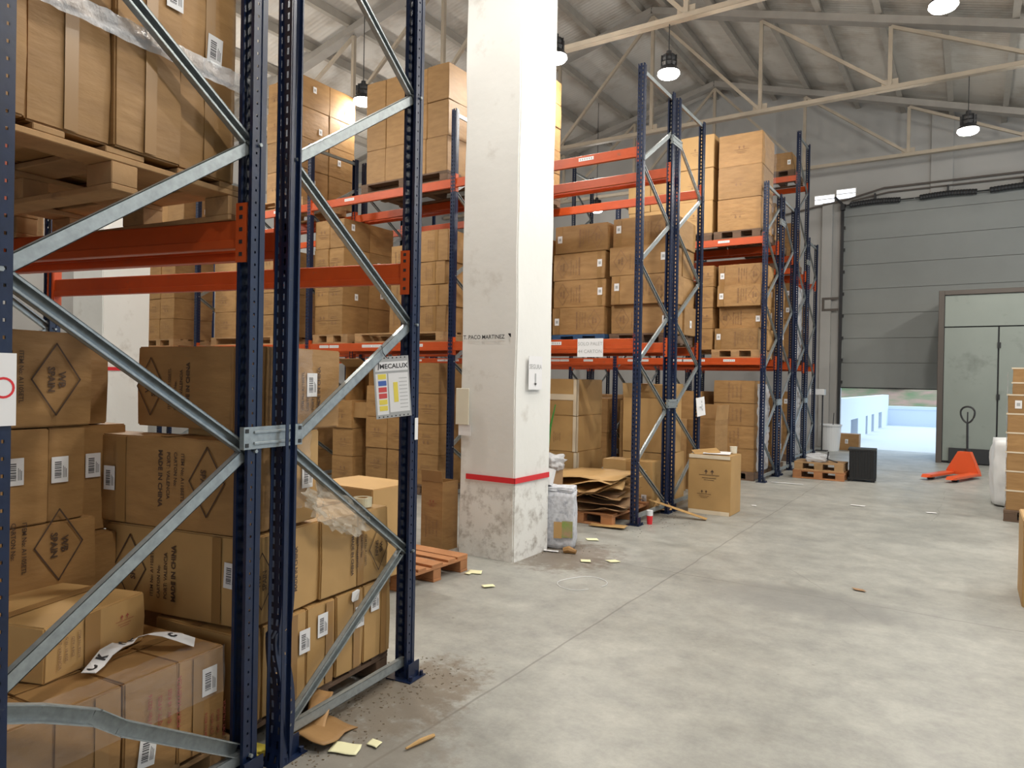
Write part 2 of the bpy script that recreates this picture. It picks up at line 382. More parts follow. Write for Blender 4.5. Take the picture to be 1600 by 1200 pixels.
def carton(x, y, z, w, d, h, label, rz=0, group=None, mt=None, prints=(), stickers=(), tapes=(), toptape=True, cat='carton', name='carton', bulge=.006):
    """x, y centre; prints: (face, dx, dz, scale, flip, kind, ink); stickers: (face, dx, dz, rot); tapes: (face, dx, width)"""
    NC[0] += 1
    o = link(name, carton_mesh(w, d, h, mt or CARD, NC[0], bulge)); o.location = (x, y, z); o.rotation_euler.z = rz
    tag(o, label, cat, group)
    off = bulge + .003
    def FM(face, dx, dz, e=0, rot=0):
        B = FRONT if face == 'f' else RIGHT
        c = Vector((dx, -d / 2 - off - e, dz + h / 2)) if face == 'f' else Vector((w / 2 + off + e, dx, dz + h / 2))
        return Matrix.Translation(c) @ B @ Matrix.Rotation(rot, 4, 'Z')
    for (face, dx, wd) in tapes: link('tape_strip', strip_mesh(wd, h * .97, TAPE), o, FM(face, dx, 0, -.002))
    for (face, dx, dz, sc, flip, kind, ink) in prints:
        link('printed_marking', print_mesh(kind, ink), o, FM(face, dx, dz, .0008, math.pi if flip else 0) @ Matrix.Scale(sc, 4))
    for s in stickers:
        face, dx, dz = s[:3]; rot = s[3] if len(s) > 3 else 0; far = len(s) > 4 and s[4]
        link('shipping_label', STKF if far else STK, o, FM(face, dx, dz, .001, rot))
    if toptape:
        link('top_tape', strip_mesh(.05, d * .98, TAPE), o, Matrix.Translation((0, 0, h + bulge * .5 + .0016)))
    return o

ORD = ['bottom', 'second', 'third', 'fourth', 'fifth', 'sixth', 'seventh', 'eighth', 'ninth']
def stack(desc, X0, X1, Y0, z0, nx, nz, h, d, ny=1, group=None, mt=None, look='brown', prints='auto', stick=None, jit=.012, tape=True, kind=0, top_look=None, rows=None, gap=.004, ink=None):
    """a pallet load: the front layer and the column at the right-hand end, each carton its own thing"""
    group = group or 'cartons ' + desc
    w = (X1 - X0) / nx; rr = random.Random(len(desc) * 31 + int(abs(X0) * 100)); ink = ink or INKF
    out = []
    for iz in range(nz):
        for iy in range(ny):
            for ix in range(nx):
                if iy and ix < nx - 1: continue
                x = X0 + w * (ix + .5) + rr.uniform(-jit, jit) * .5; y = Y0 + d * (iy + .5) + rr.uniform(-jit, jit) * (.5 if iy else 1)
                tier = 'top' if iz == nz - 1 and nz > 1 else ORD[iz]
                pos = ''
                if nx > 1: pos = ('left', 'right')[ix] if nx == 2 else ('leftmost', 'second', 'third', 'rightmost')[min(ix, 3) if ix < nx - 1 else 3]
                if ny > 1: pos += ' front' if iy == 0 else (' rear' if ny == 2 or iy == ny - 1 else ' middle')
                pos = pos.strip()
                lab = f"{look} carton, {tier} tier" + (f", {pos}" if pos else '') + f", {desc}"
                pr, st, tp = [], [], []
                sc = min(1, (w - .02) / .62, (h - .02) / .34) if kind == 0 else min(1.25, (h - .03) / .24)
                if prints == 'auto' and iy == 0:
                    fl = rr.random() < .5; sgn = 1 if fl else -1
                    room = (w - .60 * sc) / 2 if kind == 0 else 0
                    pr.append(('f', sgn * -.02 if nx > 1 or kind else sgn * -min(.06, max(room, 0)), 0, sc, fl, kind, ink))
                    if nx == 1 and kind == 0:
                        tp.append(('f', sgn * w * .39, .06)); st.append(('f', sgn * w * .40, rr.uniform(-.04, .05), 0, True))
                elif iy and rr.random() < .6 or (ny == 1 and rr.random() < .5): st.append(('r', rr.uniform(-.1, .1), rr.uniform(-.1, .12), 0, True))
                if ny > 1 and iy == 0 and rr.random() < .4: st.append(('r', rr.uniform(-.1, .15), rr.uniform(-.1, .12), 0, True))
                out.append(carton(x, y, z0 + iz * h, w - gap, d - gap, h - .003, lab, rz=rr.uniform(-.012, .012), group=group, mt=mt, prints=pr, stickers=st, tapes=tp if tape else (), toptape=iz == nz - 1))
    return out

# ------------------------------------------------------------------ pallets
BM_ = {}
def piece(w, d, h, mt, name):
    k = (round(w, 3), round(d, 3), round(h, 3), mt.name, name)
    if k not in BM_:
        mb = MB(); mb.box(-w / 2, w / 2, -d / 2, d / 2, 0, h, b=.003); BM_[k] = mb.mesh(name, mt)
    return BM_[k]
def pallet(cx, cy, z, label, lx=1.2, ly=.8, rz=0, mt=None, full=True, group=None):
    mt = mt or WOOD; e = empty('pallet', (cx, cy, z), rz); tag(e, label, 'pallet', group)
    H = .144
    ys = [-ly / 2 + .0725, -ly * .25 + .015, 0, ly * .25 - .015, ly / 2 - .0725]; ws = [.145, .1, .145, .1, .145]
    if full:
        for y, w in zip(ys, ws): link('top_board', piece(lx, w, .022, mt, 'top_board'), e, T(0, y, .122))
        for x in (-lx / 2 + .0725, 0, lx / 2 - .0725):
            link('stringer_board', piece(.145, ly - .002, .022, mt, 'stringer_board'), e, T(x, 0, .1))
            for y in (-ly / 2 + .05, 0, ly / 2 - .05): link('block', piece(.14, .098, .078, mt, 'block'), e, T(x, y, .022))
        for y in (-ly / 2 + .05, 0, ly / 2 - .05): link('bottom_board', piece(lx, .1, .022, mt, 'bottom_board'), e, T(0, y, 0))
    else:
        mb = MB()
        for y, w in zip(ys, ws): mb.box(-lx / 2, lx / 2, y - w / 2, y + w / 2, .122, .144)
        for x in (-lx / 2 + .0725, 0, lx / 2 - .0725): mb.box(x - .0725, x + .0725, -ly / 2, ly / 2, .1, .122)
        build(mb, 'deck', mt, e)
        for x in (-lx / 2 + .0725, 0, lx / 2 - .0725): link('block', piece(.14, ly, .078, mt, 'block'), e, T(x, 0, .022))
        mb = MB()
        for y in (-ly / 2 + .05, 0, ly / 2 - .05): mb.box(-lx / 2, lx / 2, y - .05, y + .05, 0, .022)
        build(mb, 'base_boards', mt, e)
    return e

# ------------------------------------------------------------------ racking
def upright_geo(H, mirror=False, bend=None):
    """perforated omega post .105 wide (x) and .095 deep (y), web on the -y side unless mirrored"""
    mb = MB(); W2 = .038; D = .072; p = .05; n = int(H / p)
    xs = [-W2, -.026, -.014, .014, .026, W2]
    def row(z0, z1, cells, fn):
        for a, b_ in cells: mb.add([fn(a, z0), fn(b_, z0), fn(b_, z1), fn(a, z1)], [(0, 1, 2, 3)])
    fw = lambda a, z: (a, 0, z)
    for i in range(n):
        z = i * p
        row(z, z + .022, [(xs[0], xs[5])], fw); row(z + .022, z + p, [(xs[0], xs[1]), (xs[2], xs[3]), (xs[4], xs[5])], fw)
    for sx in (-1, 1):
        f1 = lambda a, z: (sx * W2, a, z)
        for i in range(n):
            z = i * p
            row(z, z + .040, [(0, D)], f1); row(z + .040, z + p, [(0, .046), (.054, D)], f1)
        f2 = lambda a, z: (sx * a, D, z)
        mb.add([(sx * W2, D, 0), (sx * .022, D, 0), (sx * .022, D, n * p), (sx * W2, D, n * p)], [(0, 1, 2, 3)])
        mb.add([(sx * .022, D, 0), (sx * .022, D - .012, 0), (sx * .022, D - .012, n * p), (sx * .022, D, n * p)], [(0, 1, 2, 3)])
        # raised rib along the flange
        mb.box(min(sx * W2, sx * (W2 + .004)), max(sx * W2, sx * (W2 + .004)), .014, .030, 0, n * p)
    me = mb.mesh('post', NAVY)
    bm = bmesh.new(); bm.from_mesh(me); bmesh.ops.remove_doubles(bm, verts=bm.verts, dist=.0004)
    if mirror:
        for v in bm.verts: v.co.y = -v.co.y
        bmesh.ops.reverse_faces(bm, faces=bm.faces)
    for v in bm.verts: v.co.y += .036 if mirror else -.036
    if bend: 
        for v in bm.verts: v.co = bend(v.co)
    bm.to_mesh(me); bm.free(); return me
UP = {}
def upright(H, mirror):
    k = (H, mirror)
    if k not in UP: UP[k] = upright_geo(H, mirror)
    return UP[k]
BR = {}
def brace_mesh(L, openside, mt):
    k = (round(L, 2), openside, mt.name)
    if k not in BR:
        mb = MB(); t = .003; w = .048; dd = .026
        # along +x; web normal y, lips pointing to openside
        s = openside
        mb.box(-L / 2, L / 2, min(-s * dd / 2, -s * (dd / 2 - t)), max(-s * dd / 2, -s * (dd / 2 - t)), -w / 2, w / 2)
        for z in (-w / 2, w / 2 - t): mb.box(-L / 2, L / 2, -dd / 2, dd / 2, z, z + t)
        for z in (-w / 2, w / 2 - .010): mb.box(-L / 2, L / 2, min(s * dd / 2, s * (dd / 2 - t)), max(s * dd / 2, s * (dd / 2 - t)), z, z + .010)
        BR[k] = mb.mesh('brace', mt)
    return BR[k]
def brace(parent, y0, z0, y1, z1, openside, x=0, mt=None):
    d = Vector((0, y1 - y0, z1 - z0)); L = d.length; a = math.atan2(d.z, d.y)
    # local x of the channel -> direction in the YZ plane ; local y -> +/-X
    M = Matrix.Translation((x, (y0 + y1) / 2, (z0 + z1) / 2)) @ Matrix.Rotation(math.pi / 2, 4, 'Z') @ Matrix.Rotation(-a, 4, 'Y')
    return link('brace', brace_mesh(L, openside, mt or GALV), parent, M)
FOOT = None
def foot_mesh():
    global FOOT
    if FOOT is None:
        mb = MB(); mb.box(-.07, .09, -.075, .075, 0, .006); mb.box(.056, .062, -.05, .05, .006, .09)
        for y in (-.05, .05): mb.lathe([(0, .03), (.011, .03), (.011, .006)], 6, c=(.077, y, 0))
        FOOT = mb.mesh('foot_plate', NAVY)
    return FOOT
def frame(x, y0, y1, H, label, rz=0, ox=0, oy=0, phase0=.70, phase1=.10, step=1.24, near=False, base=True, group=None, bendback=None, skip=()):
    e = empty('upright_frame', (x, y0, 0), rz); tag(e, label, 'rack frame', group); D = y1 - y0
    for yy, mir, me in ((0, False, None), (D, True, None)):  # post > foot_plate
        me = upright(H, mir)
        if bendback and yy == 0: me = upright_geo(H, False, bendback)
        po = link('post', me, e, T(0, yy, 0)); link('foot_plate', foot_mesh(), po)
    nodes = sorted([(z, 0) for z in [phase0 + step * k for k in range(9)] if z < H - .15] + [(z, 1) for z in [phase1 + step * k for k in range(9)] if z < H - .15])
    bolts = MB()
    for (za, sa), (zb, sb) in zip(nodes, nodes[1:]):
        if (round(za, 1), sa) in skip: continue
        ya, yb = (.01 if sa == 0 else D - .01), (.01 if sb == 0 else D - .01)
        brace(e, ya, za, yb, zb, 1 if sa == 0 else -1)
    for z, s_ in nodes: bolts.tube([(-.046, D if s_ else 0, z), (.050, D if s_ else 0, z)], .008, 6)
    if base: brace(e, .01, .09, D - .01, .09, 1)
    brace(e, .01, H - .10, D - .01, H - .10, 1)
    build(bolts, 'bolts', GALV, e)
    return e
BE = {}
def beam_mesh(L, h):
    k = (round(L, 2), h)
    if k not in BE:
        mb = MB(); mb.box(-L / 2, L / 2, -.02, .02, 0, h, b=.004)
        mb.box(-L / 2, L / 2, -.028, -.02, 0, h * .30, b=.002)
        mb.box(-L / 2, L / 2, .02, .026, h * .3, h, b=.002)
        BE[k] = mb.mesh('beam_section', ORANGE)
    return BE[k]
CN = None
def conn_mesh():
    global CN
    if CN is None:
        mb = MB(); mb.box(-.004, .004, -.028, .028, -.06, .18)        # end plate
        mb.box(0, .055, -.034, -.028, -.06, .18)                       # hooked leaf over the post's face
        for z in (-.035, .015, .065, .115, .15): mb.box(.018, .034, -.0355, -.034, z, z + .016, 1)
        CN = mb.mesh('connector', [ORANGE, DARK])
    return CN
LBM = None
def beam(x0, x1, y, z, label, face=-1, h=.12, rz=0, labels=(), group=None, org=None):
    """box beam between posts at x0 (left) and x1 (right); face -1: stepped side towards -Y"""
    L = x1 - x0 - .084
    e = empty('rack_beam', ((x0 + x1) / 2, y, z), rz) if org is None else empty('rack_beam', org, rz)
    tag(e, label, 'rack beam', group)
    F = Matrix.Rotation(0 if face < 0 else math.pi, 4, 'Z')
    link('beam_section', beam_mesh(L, h), e, F)
    for s in (-1, 1):
        M = T(s * L / 2, 0, 0) @ (Matrix.Identity(4) if (s > 0) else Matrix.Scale(-1, 4, (1, 0, 0)))
        if face > 0: M = M @ Matrix.Scale(-1, 4, (0, 1, 0))
        link('connector', conn_mesh(), e, M)
    global LBM
    if LBM is None:
        mb = MB(); mb.box(-.10, .10, -.0012, 0, -.020, .020)
        for i in range(6): mb.box(-.085 + .03 * i, -.07 + .03 * i, -.0018, -.0012, -.010, .010, 1)
        LBM = mb.mesh('location_label', [PAPER, GREYP])
    for t in labels: link('location_label', LBM, e, F @ T(L * (t - .5), -.0205, h * .62))
    return e
def spacer(x, y0, y1, z, label, rz=0, w=.09, group=None, M=None):
    mb = MB(); d = y1 - y0
    mb.box(0, .004, -.06, d + .06, -w / 2, w / 2)
    for zz in (-w / 4, w / 4): mb.box(.004, .010, -.01, d + .01, zz - .006, zz + .006, b=.002)
    for yy in (-.045, d + .045):
        for zz in (-w * .32, w * .32): mb.box(.004, .0065, yy - .008, yy + .008, zz - .008, zz + .008, 1)
    for yy in (-.06, d + .056): mb.box(-.02, .002, yy, yy + .004, -w / 2, w / 2)
    o = build(mb, 'row_spacer', [GALV, DARK]); o.location = (x + .044, y0, z); o.rotation_euler.z = rz
    return tag(o, label, 'rack spacer', group)
# STRUCTURE ================================================================
def slab(name, x0, x1, y0, y1, z0, z1, m_, parent=None, k='structure'):
    mb = MB(); mb.box(x0, x1, y0, y1, z0, z1); o = build(mb, name, m_, parent)
    if parent is None: o['kind'] = k
    return o
XL, XR, YB, YW = -15.6, 8.9, -8.0, 20.5
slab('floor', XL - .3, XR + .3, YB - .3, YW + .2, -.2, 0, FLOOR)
slab('wall_left', XL - .2, XL, YB, YW, 0, 9, WALLM)
RX, RZ_, SL, SR = -6.1, 10.15, .235, .30
# roof: two slopes of ribbed sheets; the right-hand one runs on over the loading side
def roofz(x): return RZ_ - (SL * (RX - x) if x < RX else SR * (x - RX))
mb = MB()
for (xa, xb) in ((XL - .3, RX), (RX, XR + .3)):
    n_ = 8
    for i in range(n_):
        a = xa + (xb - xa) * i / n_; b_ = xa + (xb - xa) * (i + 1) / n_
        mb.add([(a, YB - .3, roofz(a)), (b_, YB - .3, roofz(b_)), (b_, YW + .3, roofz(b_)), (a, YW + .3, roofz(a)),
                (a, YB - .3, roofz(a) + .08), (b_, YB - .3, roofz(b_) + .08), (b_, YW + .3, roofz(b_) + .08), (a, YW + .3, roofz(a) + .08)],
               [(3, 2, 1, 0), (4, 5, 6, 7)])
struct(build(mb, 'ceiling', ROOF))
# purlins
pxs = [RX - .28, RX + .30] + [RX - .28 - 1.12 * k for k in range(1, 9)] + [RX + .30 + 1.05 * k for k in range(1, 14)]
for x in pxs:
    z = roofz(x) - .02; mb = MB()
    mb.box(x - .03, x + .03, YB, YW, z - .19, z - .004); mb.box(x - .055, x + .055, YB, YW, z - .195, z - .187)
    struct(build(mb, 'purlin', PURLIN))
# end wall with the door opening: X -2.95..3.2, z 0..6.42
DX0, DX1, DZ = -2.95, 3.2, 6.42
mb = MB()
def gable(mb, x0, x1, z0, y0, y1):
    n_ = 6
    for i in range(n_):
        a = x0 + (x1 - x0) * i / n_; b_ = x0 + (x1 - x0) * (i + 1) / n_
        za, zb = roofz(a), roofz(b_)
        vs = [(a, y0, z0), (b_, y0, z0), (b_, y0, zb), (a, y0, za), (a, y1, z0), (b_, y1, z0), (b_, y1, zb), (a, y1, za)]
        mb.add(vs, [(0, 1, 2, 3), (7, 6, 5, 4), (0, 4, 5, 1)])
WX = [(-3.66, -3.18, 6.50, 6.72), (-3.12, -2.67, 6.58, 6.82)]
gable(mb, XL, RX, 0, YW, YW + .25); gable(mb, RX, DX0, 0, YW, YW + .25)
gable(mb, DX1, XR, 0, YW, YW + .25); gable(mb, DX0, DX1, DZ, YW, YW + .25)
mb.box(DX0 - .001, DX0, YW, YW + .25, 0, DZ); mb.box(DX1, DX1 + .001, YW, YW + .25, 0, DZ)
struct(build(mb, 'wall_back', WALLM))
mb = MB(); gable(mb, XL, RX, 0, YB - .2, YB); gable(mb, RX, XR, 0, YB - .2, YB); struct(build(mb, 'wall_front', WALLM))
mb = MB(); mb.box(XR, XR + .2, YB, YW, 0, roofz(XR)); struct(build(mb, 'wall_right', WALLM))
# wall piers, pipes, door rail
for i, (x0, x1, z1, dp) in enumerate(((-3.46, -3.20, 6.5, .10), (-.98, -.50, 9.0, .06))):
    mb = MB(); mb.box(x0, x1, YW - dp, YW + .01, 0 if i == 0 else DZ, min(z1, roofz(x1) - .02), b=.01); struct(build(mb, f'trim_{i + 1}', WALLM))
mb = MB(); mb.tube([(-4.6, YW - .10, 6.27), (-2.75, YW - .10, 6.55), (-2.0, YW - .10, 6.72), (4, YW - .10, 6.72)], .025); mb.tube([(-2.75, YW - .10, 6.48), (-1.9, YW - .10, 6.60), (4, YW - .10, 6.60)], .02)
tag(build(mb, 'conduit_pipe', RUST), 'two thin brown pipes running along the end wall above the door', 'pipe')
for i, (x0, x1, z0, z1) in enumerate(WX):
    e = empty(f'window_{i + 1}'); struct(e)
    mb = MB(); mb.box(x0, x1, YW - .012, YW - .002, z0, z1); build(mb, 'pane', WINGLOW, e)
    mb = MB()
    for a in (x0 - .02, x1): mb.box(a, a + .02, YW - .03, YW, z0 - .02, z1 + .02)
    for a in (z0 - .02, (z0 + z1) / 2, z1): mb.box(x0, x1, YW - .03, YW, a, a + .02)
    build(mb, 'window_frame', WHITEP, e)
# sectional door, half raised
e = empty('door_1'); struct(e)
zb = 1.61; ph = (DZ + .1 - zb) / 7.65
k = 0; z = zb
while z < DZ + .05:
    z1 = min(z + ph, DZ + .25)
    me = piece(DX1 - DX0 + .1, .045, z1 - z - .008, DOORM, 'door_panel'); link('door_panel', me, e, T((DX0 + DX1) / 2, YW + .06, z)); z += ph
mb = MB(); mb.box(DX0, DX1, YW + .035, YW + .085, zb - .03, zb - .002); build(mb, 'bottom_seal', DARK, e)
mb = MB(); mb.box(DX0 - .02, DX1 + .02, YW + .07, YW + .10, zb, DZ + .2); build(mb, 'seam_light_block', TRUSSG, e)  # added slab that stops outside light showing through the panel seams
mb = MB(); mb.box(DX0 - .05, DX0 + .02, YW - .07, YW - .02, 0, 6.35)
for i in range(9): mb.box(DX0 + .02, DX0 + .06, YW - .06, YW - .03, 1.7 + .58 * i, 1.78 + .58 * i)
build(mb, 'door_track', DARK, e)
for i, (a, b_) in enumerate(((-2.78, -1.62), (-1.2, .0), (.25, 1.6))):
    mb = MB(); pts = [(a + (b_ - a) * t / 40, YW - .16, 6.36 + .03 * math.sin(t * .08)) for t in range(41)]
    mb.tube(pts, [.062 + .010 * (t % 2) for t in range(41)], 10); mb.tube([(a - .1, YW - .16, 6.36), (b_ + .3, YW - .16, 6.36)], .014, 6)
    mb.box((a + b_) / 2 - .02, (a + b_) / 2 + .02, YW - .17, YW, 6.43, 6.6); build(mb, 'torsion_spring', DARK, e)
# diagonal cable bracket by the rail
mb = MB(); mb.tube([(-3.15, YW - .12, 6.62), (-2.97, YW - .12, 6.42), (-2.95, YW - .10, 6.30)], .03); mb.box(-3.0, -2.9, YW - .2, YW - .05, 6.25, 6.4); tag(build(mb, 'door_bracket', DARK), 'dark bracket with pulley above the left door track', 'bracket')
mb = MB(); mb.box(-3.42, -3.02, YW - .11, YW - .09, 3.62, 3.68); mb.box(-3.42, -3.02, YW - .11, YW - .09, 3.92, 3.98); mb.box(-3.42, -3.36, YW - .11, YW - .09, 3.68, 3.92); tag(build(mb, 'wall_bracket', RUST), 'brown metal frame fixed to the wall pier left of the door', 'bracket')

# grey cabin front in front of the right half of the door
e = empty('door_2', (0, 0, 0)); struct(e); YC = 18.2; CX0, CX1 = -.66, 2.75
mb = MB(); mb.box(CX0, CX0 + .11, YC - .06, YC + .08, 0, 3.76, b=.006); mb.box(CX0 + .11, CX1, YC - .06, YC + .08, 3.66, 3.76, b=.006); build(mb, 'door_frame', FRAMEM, e)
link('transom_panel', piece(CX1 - CX0 - .12, .04, .68, CABM, 'transom_panel'), e, T((CX0 + CX1) / 2 + .06, YC, 2.975))
for a, b_ in ((-.54, .425), (.455, 1.42), (1.45, 2.4)): link('door_leaf', piece(b_ - a, .04, 2.90, CABM, 'door_leaf'), e, T((a + b_) / 2, YC + .01, .05))
mb = MB(); mb.box(CX0 + .1, CX1, YC + .04, YC + .06, .0, 3.7); build(mb, 'slit_light_block', DARK, e)  # dark slab added to block the bright slits between the leaves
mb = MB(); mb.box(-.42, 1.2, YC - .05, YC - .012, .02, .34, b=.004); build(mb, 'kick_plate', DARK, e)
mb = MB()
for x in (.43, .47, 1.40):
    for z in (.5, 1.4, 2.5): mb.box(x - .012, x + .012, YC - .03, YC - .01, z, z + .12)
build(mb, 'hinge', DARK, e)
mb = MB(); mb.box(CX0, CX0 + .1, YC + .08, YW - .05, 0, 3.76); mb.box(CX0, CX1, YC + .08, YW - .05, 3.70, 3.76); struct(build(mb, 'wall_cabin', CABM))
# yard outside
slab('yard_ground', -30, 40, YW + .2, 90, -.25, -.02, CONC)
a = G(1320, 700); b_ = G(1388, 682)
e = empty('yard_wall'); tag(e, 'low white yard wall with dark slots outside the open door', 'wall')
X0 = -3.05; Yt = [YW + .9, 28.6]
def yx(px): d = ray(px, 640); t = (X0 - CP.x) / d.x; return CP.y + d.y * t
mb = MB(); mb.box(X0 - .25, X0, YW + .4, yx(1388), .62, 1.28)
cols = [(YW + .4, yx(1330)), (yx(1341), yx(1353)), (yx(1356), yx(1362)), (yx(1366), yx(1373)), (yx(1378), yx(1388))]
for c0, c1 in cols: mb.box(X0 - .25, X0, c0, c1, -.02, .62)
build(mb, 'wall_body', YWALL, e)
mb = MB(); mb.box(X0 - .6, X0 - .3, YW + .4, yx(1388), -.02, .62); build(mb, 'wall_recess', YDARK, e)
yp = yx(1388)
mb = MB(); mb.box(X0 - .2, 14, yp, yp + .3, -.02, .66); mb.box(X0 - .2, 14, yp - .03, yp + .33, .66, .80, b=.01)
tag(build(mb, 'parapet', YWALL), 'long white parapet wall closing the yard outside the door', 'wall')
mb = MB(); N = 30; rr = random.Random(2)
vs = []; fs = []
for j in range(9):
    for i in range(N):
        y = yp + 8 + j * 4.2; x = -22 + i * 2.2
        vs.append((x, y, -.4 + j * 1.15 + .5 * noise.noise(Vector((x * .3, y * .3, 0)))))
for j in range(8):
    for i in range(N - 1): q = j * N + i; fs.append((q, q + 1, q + N + 1, q + N))
mb.add(vs, fs); me = mb.mesh('hillside', HILL); smooth(me); struct(link('hillside', me))
mb = MB()
for i in range(70):
    x = rr.uniform(-16, 12); y = yp + rr.uniform(15, 34); z = -.4 + (y - yp - 8) / 4.2 * 1.15; s_ = rr.uniform(.5, 1.3)
    mb.lathe([(.05, 0), (s_, s_ * .4), (s_ * .8, s_ * 1.1), (.1, s_ * 1.6)], 7, c=(x, y, z - .2))
o = build(mb, 'hillside_shrubs', LEAF); o['kind'] = 'stuff'; o['label'] = 'blurred grey green shrubs on the hillside outside the door'; o['category'] = 'shrubs'
light('SUN', 'sun', (10, 40, 20), .9, (1, .97, .92), (R(-40), R(28), 0), angle=.01)

# roof trusses
def truss(Y, label):
    e = empty('roof_truss', (0, Y, 0)); tag(e, label, 'roof truss', 'roof trusses')
    P = 2.35; zc = 7.2; n_ = 4
    for s, xe in ((-1, RX - P * n_), (1, RX + P * n_)):
        mb = MB(); mb.bar((RX, 0, RZ_ - .30), (xe, 0, roofz(xe) - .30), .14, .24, up=(0, 1, 0)); build(mb, 'top_chord', TRUSSG, e)
    mb = MB(); mb.box(RX - P * n_, RX + P * n_, -.06, .06, zc - .04, zc + .04); mb.box(RX - P * n_, RX + P * n_, -.06, .06, zc - .045, zc - .037); build(mb, 'bottom_chord', TRUSS, e)
    for i in range(-3, 4):
        x = RX + P * i; zt = roofz(x) - .40
        mb = MB(); mb.box(x - .035, x + .035, -.035, .035, zc + .05, zt); build(mb, 'web_post', TRUSS, e)
        mb = MB(); mb.box(x - .14, x + .14, -.012, .012, zc - .02, zc + .16); build(mb, 'gusset', TRUSS, e)
    for i in range(0, 4):
        for s in (-1, 1):
            xa = RX + s * P * i; xb_ = RX + s * P * (i + 1)
            if i == 3: continue
            mb = MB(); mb.bar((xa, 0, roofz(xa) - .40), (xb_, 0, zc + .04), .06, .06, up=(0, 1, 0)); build(mb, 'web_diagonal', TRUSS, e)
    return e
truss(10.45, 'steel roof truss nearest the camera, carrying two lamps')
truss(14.9, 'second roof truss, between the nearest and the end wall')
truss(19.4, 'farthest steel roof truss, close to the end wall')
truss(5.95, 'roof truss over the white pillars, mostly above the frame')

# pillars
def pillar(x0, x1, y0, y1, tz, label, tz2=None, right_only=False):
    e = empty('pillar', ((x0 + x1) / 2, (y0 + y1) / 2, 0)); tag(e, label, 'pillar')
    w = (x1 - x0) / 2; d = (y1 - y0) / 2
    bm = bmesh.new(); bmesh.ops.create_cube(bm, size=1)
    for v in bm.verts: v.co = (v.co.x * w * 2, v.co.y * d * 2, (v.co.z + .5) * 7.1)
    bmesh.ops.subdivide_edges(bm, edges=[q for q in bm.edges if abs(q.verts[0].co.z - q.verts[1].co.z) > 1], cuts=60)
    bmesh.ops.subdivide_edges(bm, edges=[q for q in bm.edges if abs(q.verts[0].co.z - q.verts[1].co.z) < .01 and q.calc_length() > .5], cuts=3)
    bmesh.ops.bevel(bm, geom=[q for q in bm.edges if abs(abs(q.verts[0].co.x) - w) < .001 and abs(abs(q.verts[0].co.y) - d) < .001 and abs(abs(q.verts[1].co.x) - w) < .001 and abs(abs(q.verts[1].co.y) - d) < .001 and abs(q.verts[0].co.z - q.verts[1].co.z) > .01], offset=.012, segments=2, affect='EDGES')
    for v in bm.verts:
        v.co += Vector((noise.noise(v.co * 1.3 + Vector((x0, 0, 0))), noise.noise(v.co * 1.3 + Vector((9, 4, 0))), 0)) * .012
    me = bpy.data.meshes.new('shaft'); bm.to_mesh(me); bm.free(); me.materials.append(PILM); smooth(me)
    try: me.set_sharp_from_angle(angle=R(40))
    except Exception: pass
    link('shaft', me, e)
    mb = MB(); q = .017
    if not right_only: mb.box(-w + .09, w + q, -d - q, -d - q + .004, tz - .022, tz + .028)
    mb.box(w + q - .004, w + q, -d - q, d * (.9 if not right_only else .2), tz - .022, tz + .028)
    build(mb, 'red_tape_band', RED, e); return e
def pil_mat():
    M = mat('pillar_paint', (.80, .80, .78), .5, noise_=.05, scale=2, bump=.25, bscale=10, dirt=((.52, .49, .45), 2.6, .58, .8))
    n = M.node_tree.nodes; L = M.node_tree.links; b = n['Principled BSDF']; src = b.inputs['Base Color'].links[0].from_socket
    tc = n.new('ShaderNodeTexCoord'); sx = n.new('ShaderNodeSeparateXYZ'); L.new(tc.outputs['Object'], sx.inputs[0])
    mr = n.new('ShaderNodeMapRange'); mr.inputs[1].default_value = .80; mr.inputs[2].default_value = .55; mr.inputs[3].default_value = 0; mr.inputs[4].default_value = 1; L.new(sx.outputs[2], mr.inputs[0])
    nt = n.new('ShaderNodeTexNoise'); nt.inputs['Scale'].default_value = 7; nt.inputs['Detail'].default_value = 10; nt.inputs['Roughness'].default_value = .7; L.new(tc.outputs['Object'], nt.inputs[0])
    rp = n.new('ShaderNodeValToRGB'); rp.color_ramp.elements[0].position = .50; rp.color_ramp.elements[1].position = .70; L.new(nt.outputs[0], rp.inputs[0])
    mu = n.new('ShaderNodeMath'); mu.operation = 'MULTIPLY'; L.new(mr.outputs[0], mu.inputs[0]); L.new(rp.outputs[0], mu.inputs[1])
    mx = n.new('ShaderNodeMixRGB'); L.new(mu.outputs[0], mx.inputs[0]); L.new(src, mx.inputs[1]); mx.inputs[2].default_value = (.30, .27, .24, 1)
    L.new(mx.outputs[0], b.inputs['Base Color']); return M
PILM = pil_mat()
pil = pillar(-4.06, -3.44, 5.37, 6.0, .735, 'white square pillar with red tape band, centre of the picture')
pillar(-11.45, -10.58, 5.4, 6.1, 1.70, 'second white pillar, seen behind the nearest rack braces', right_only=True)
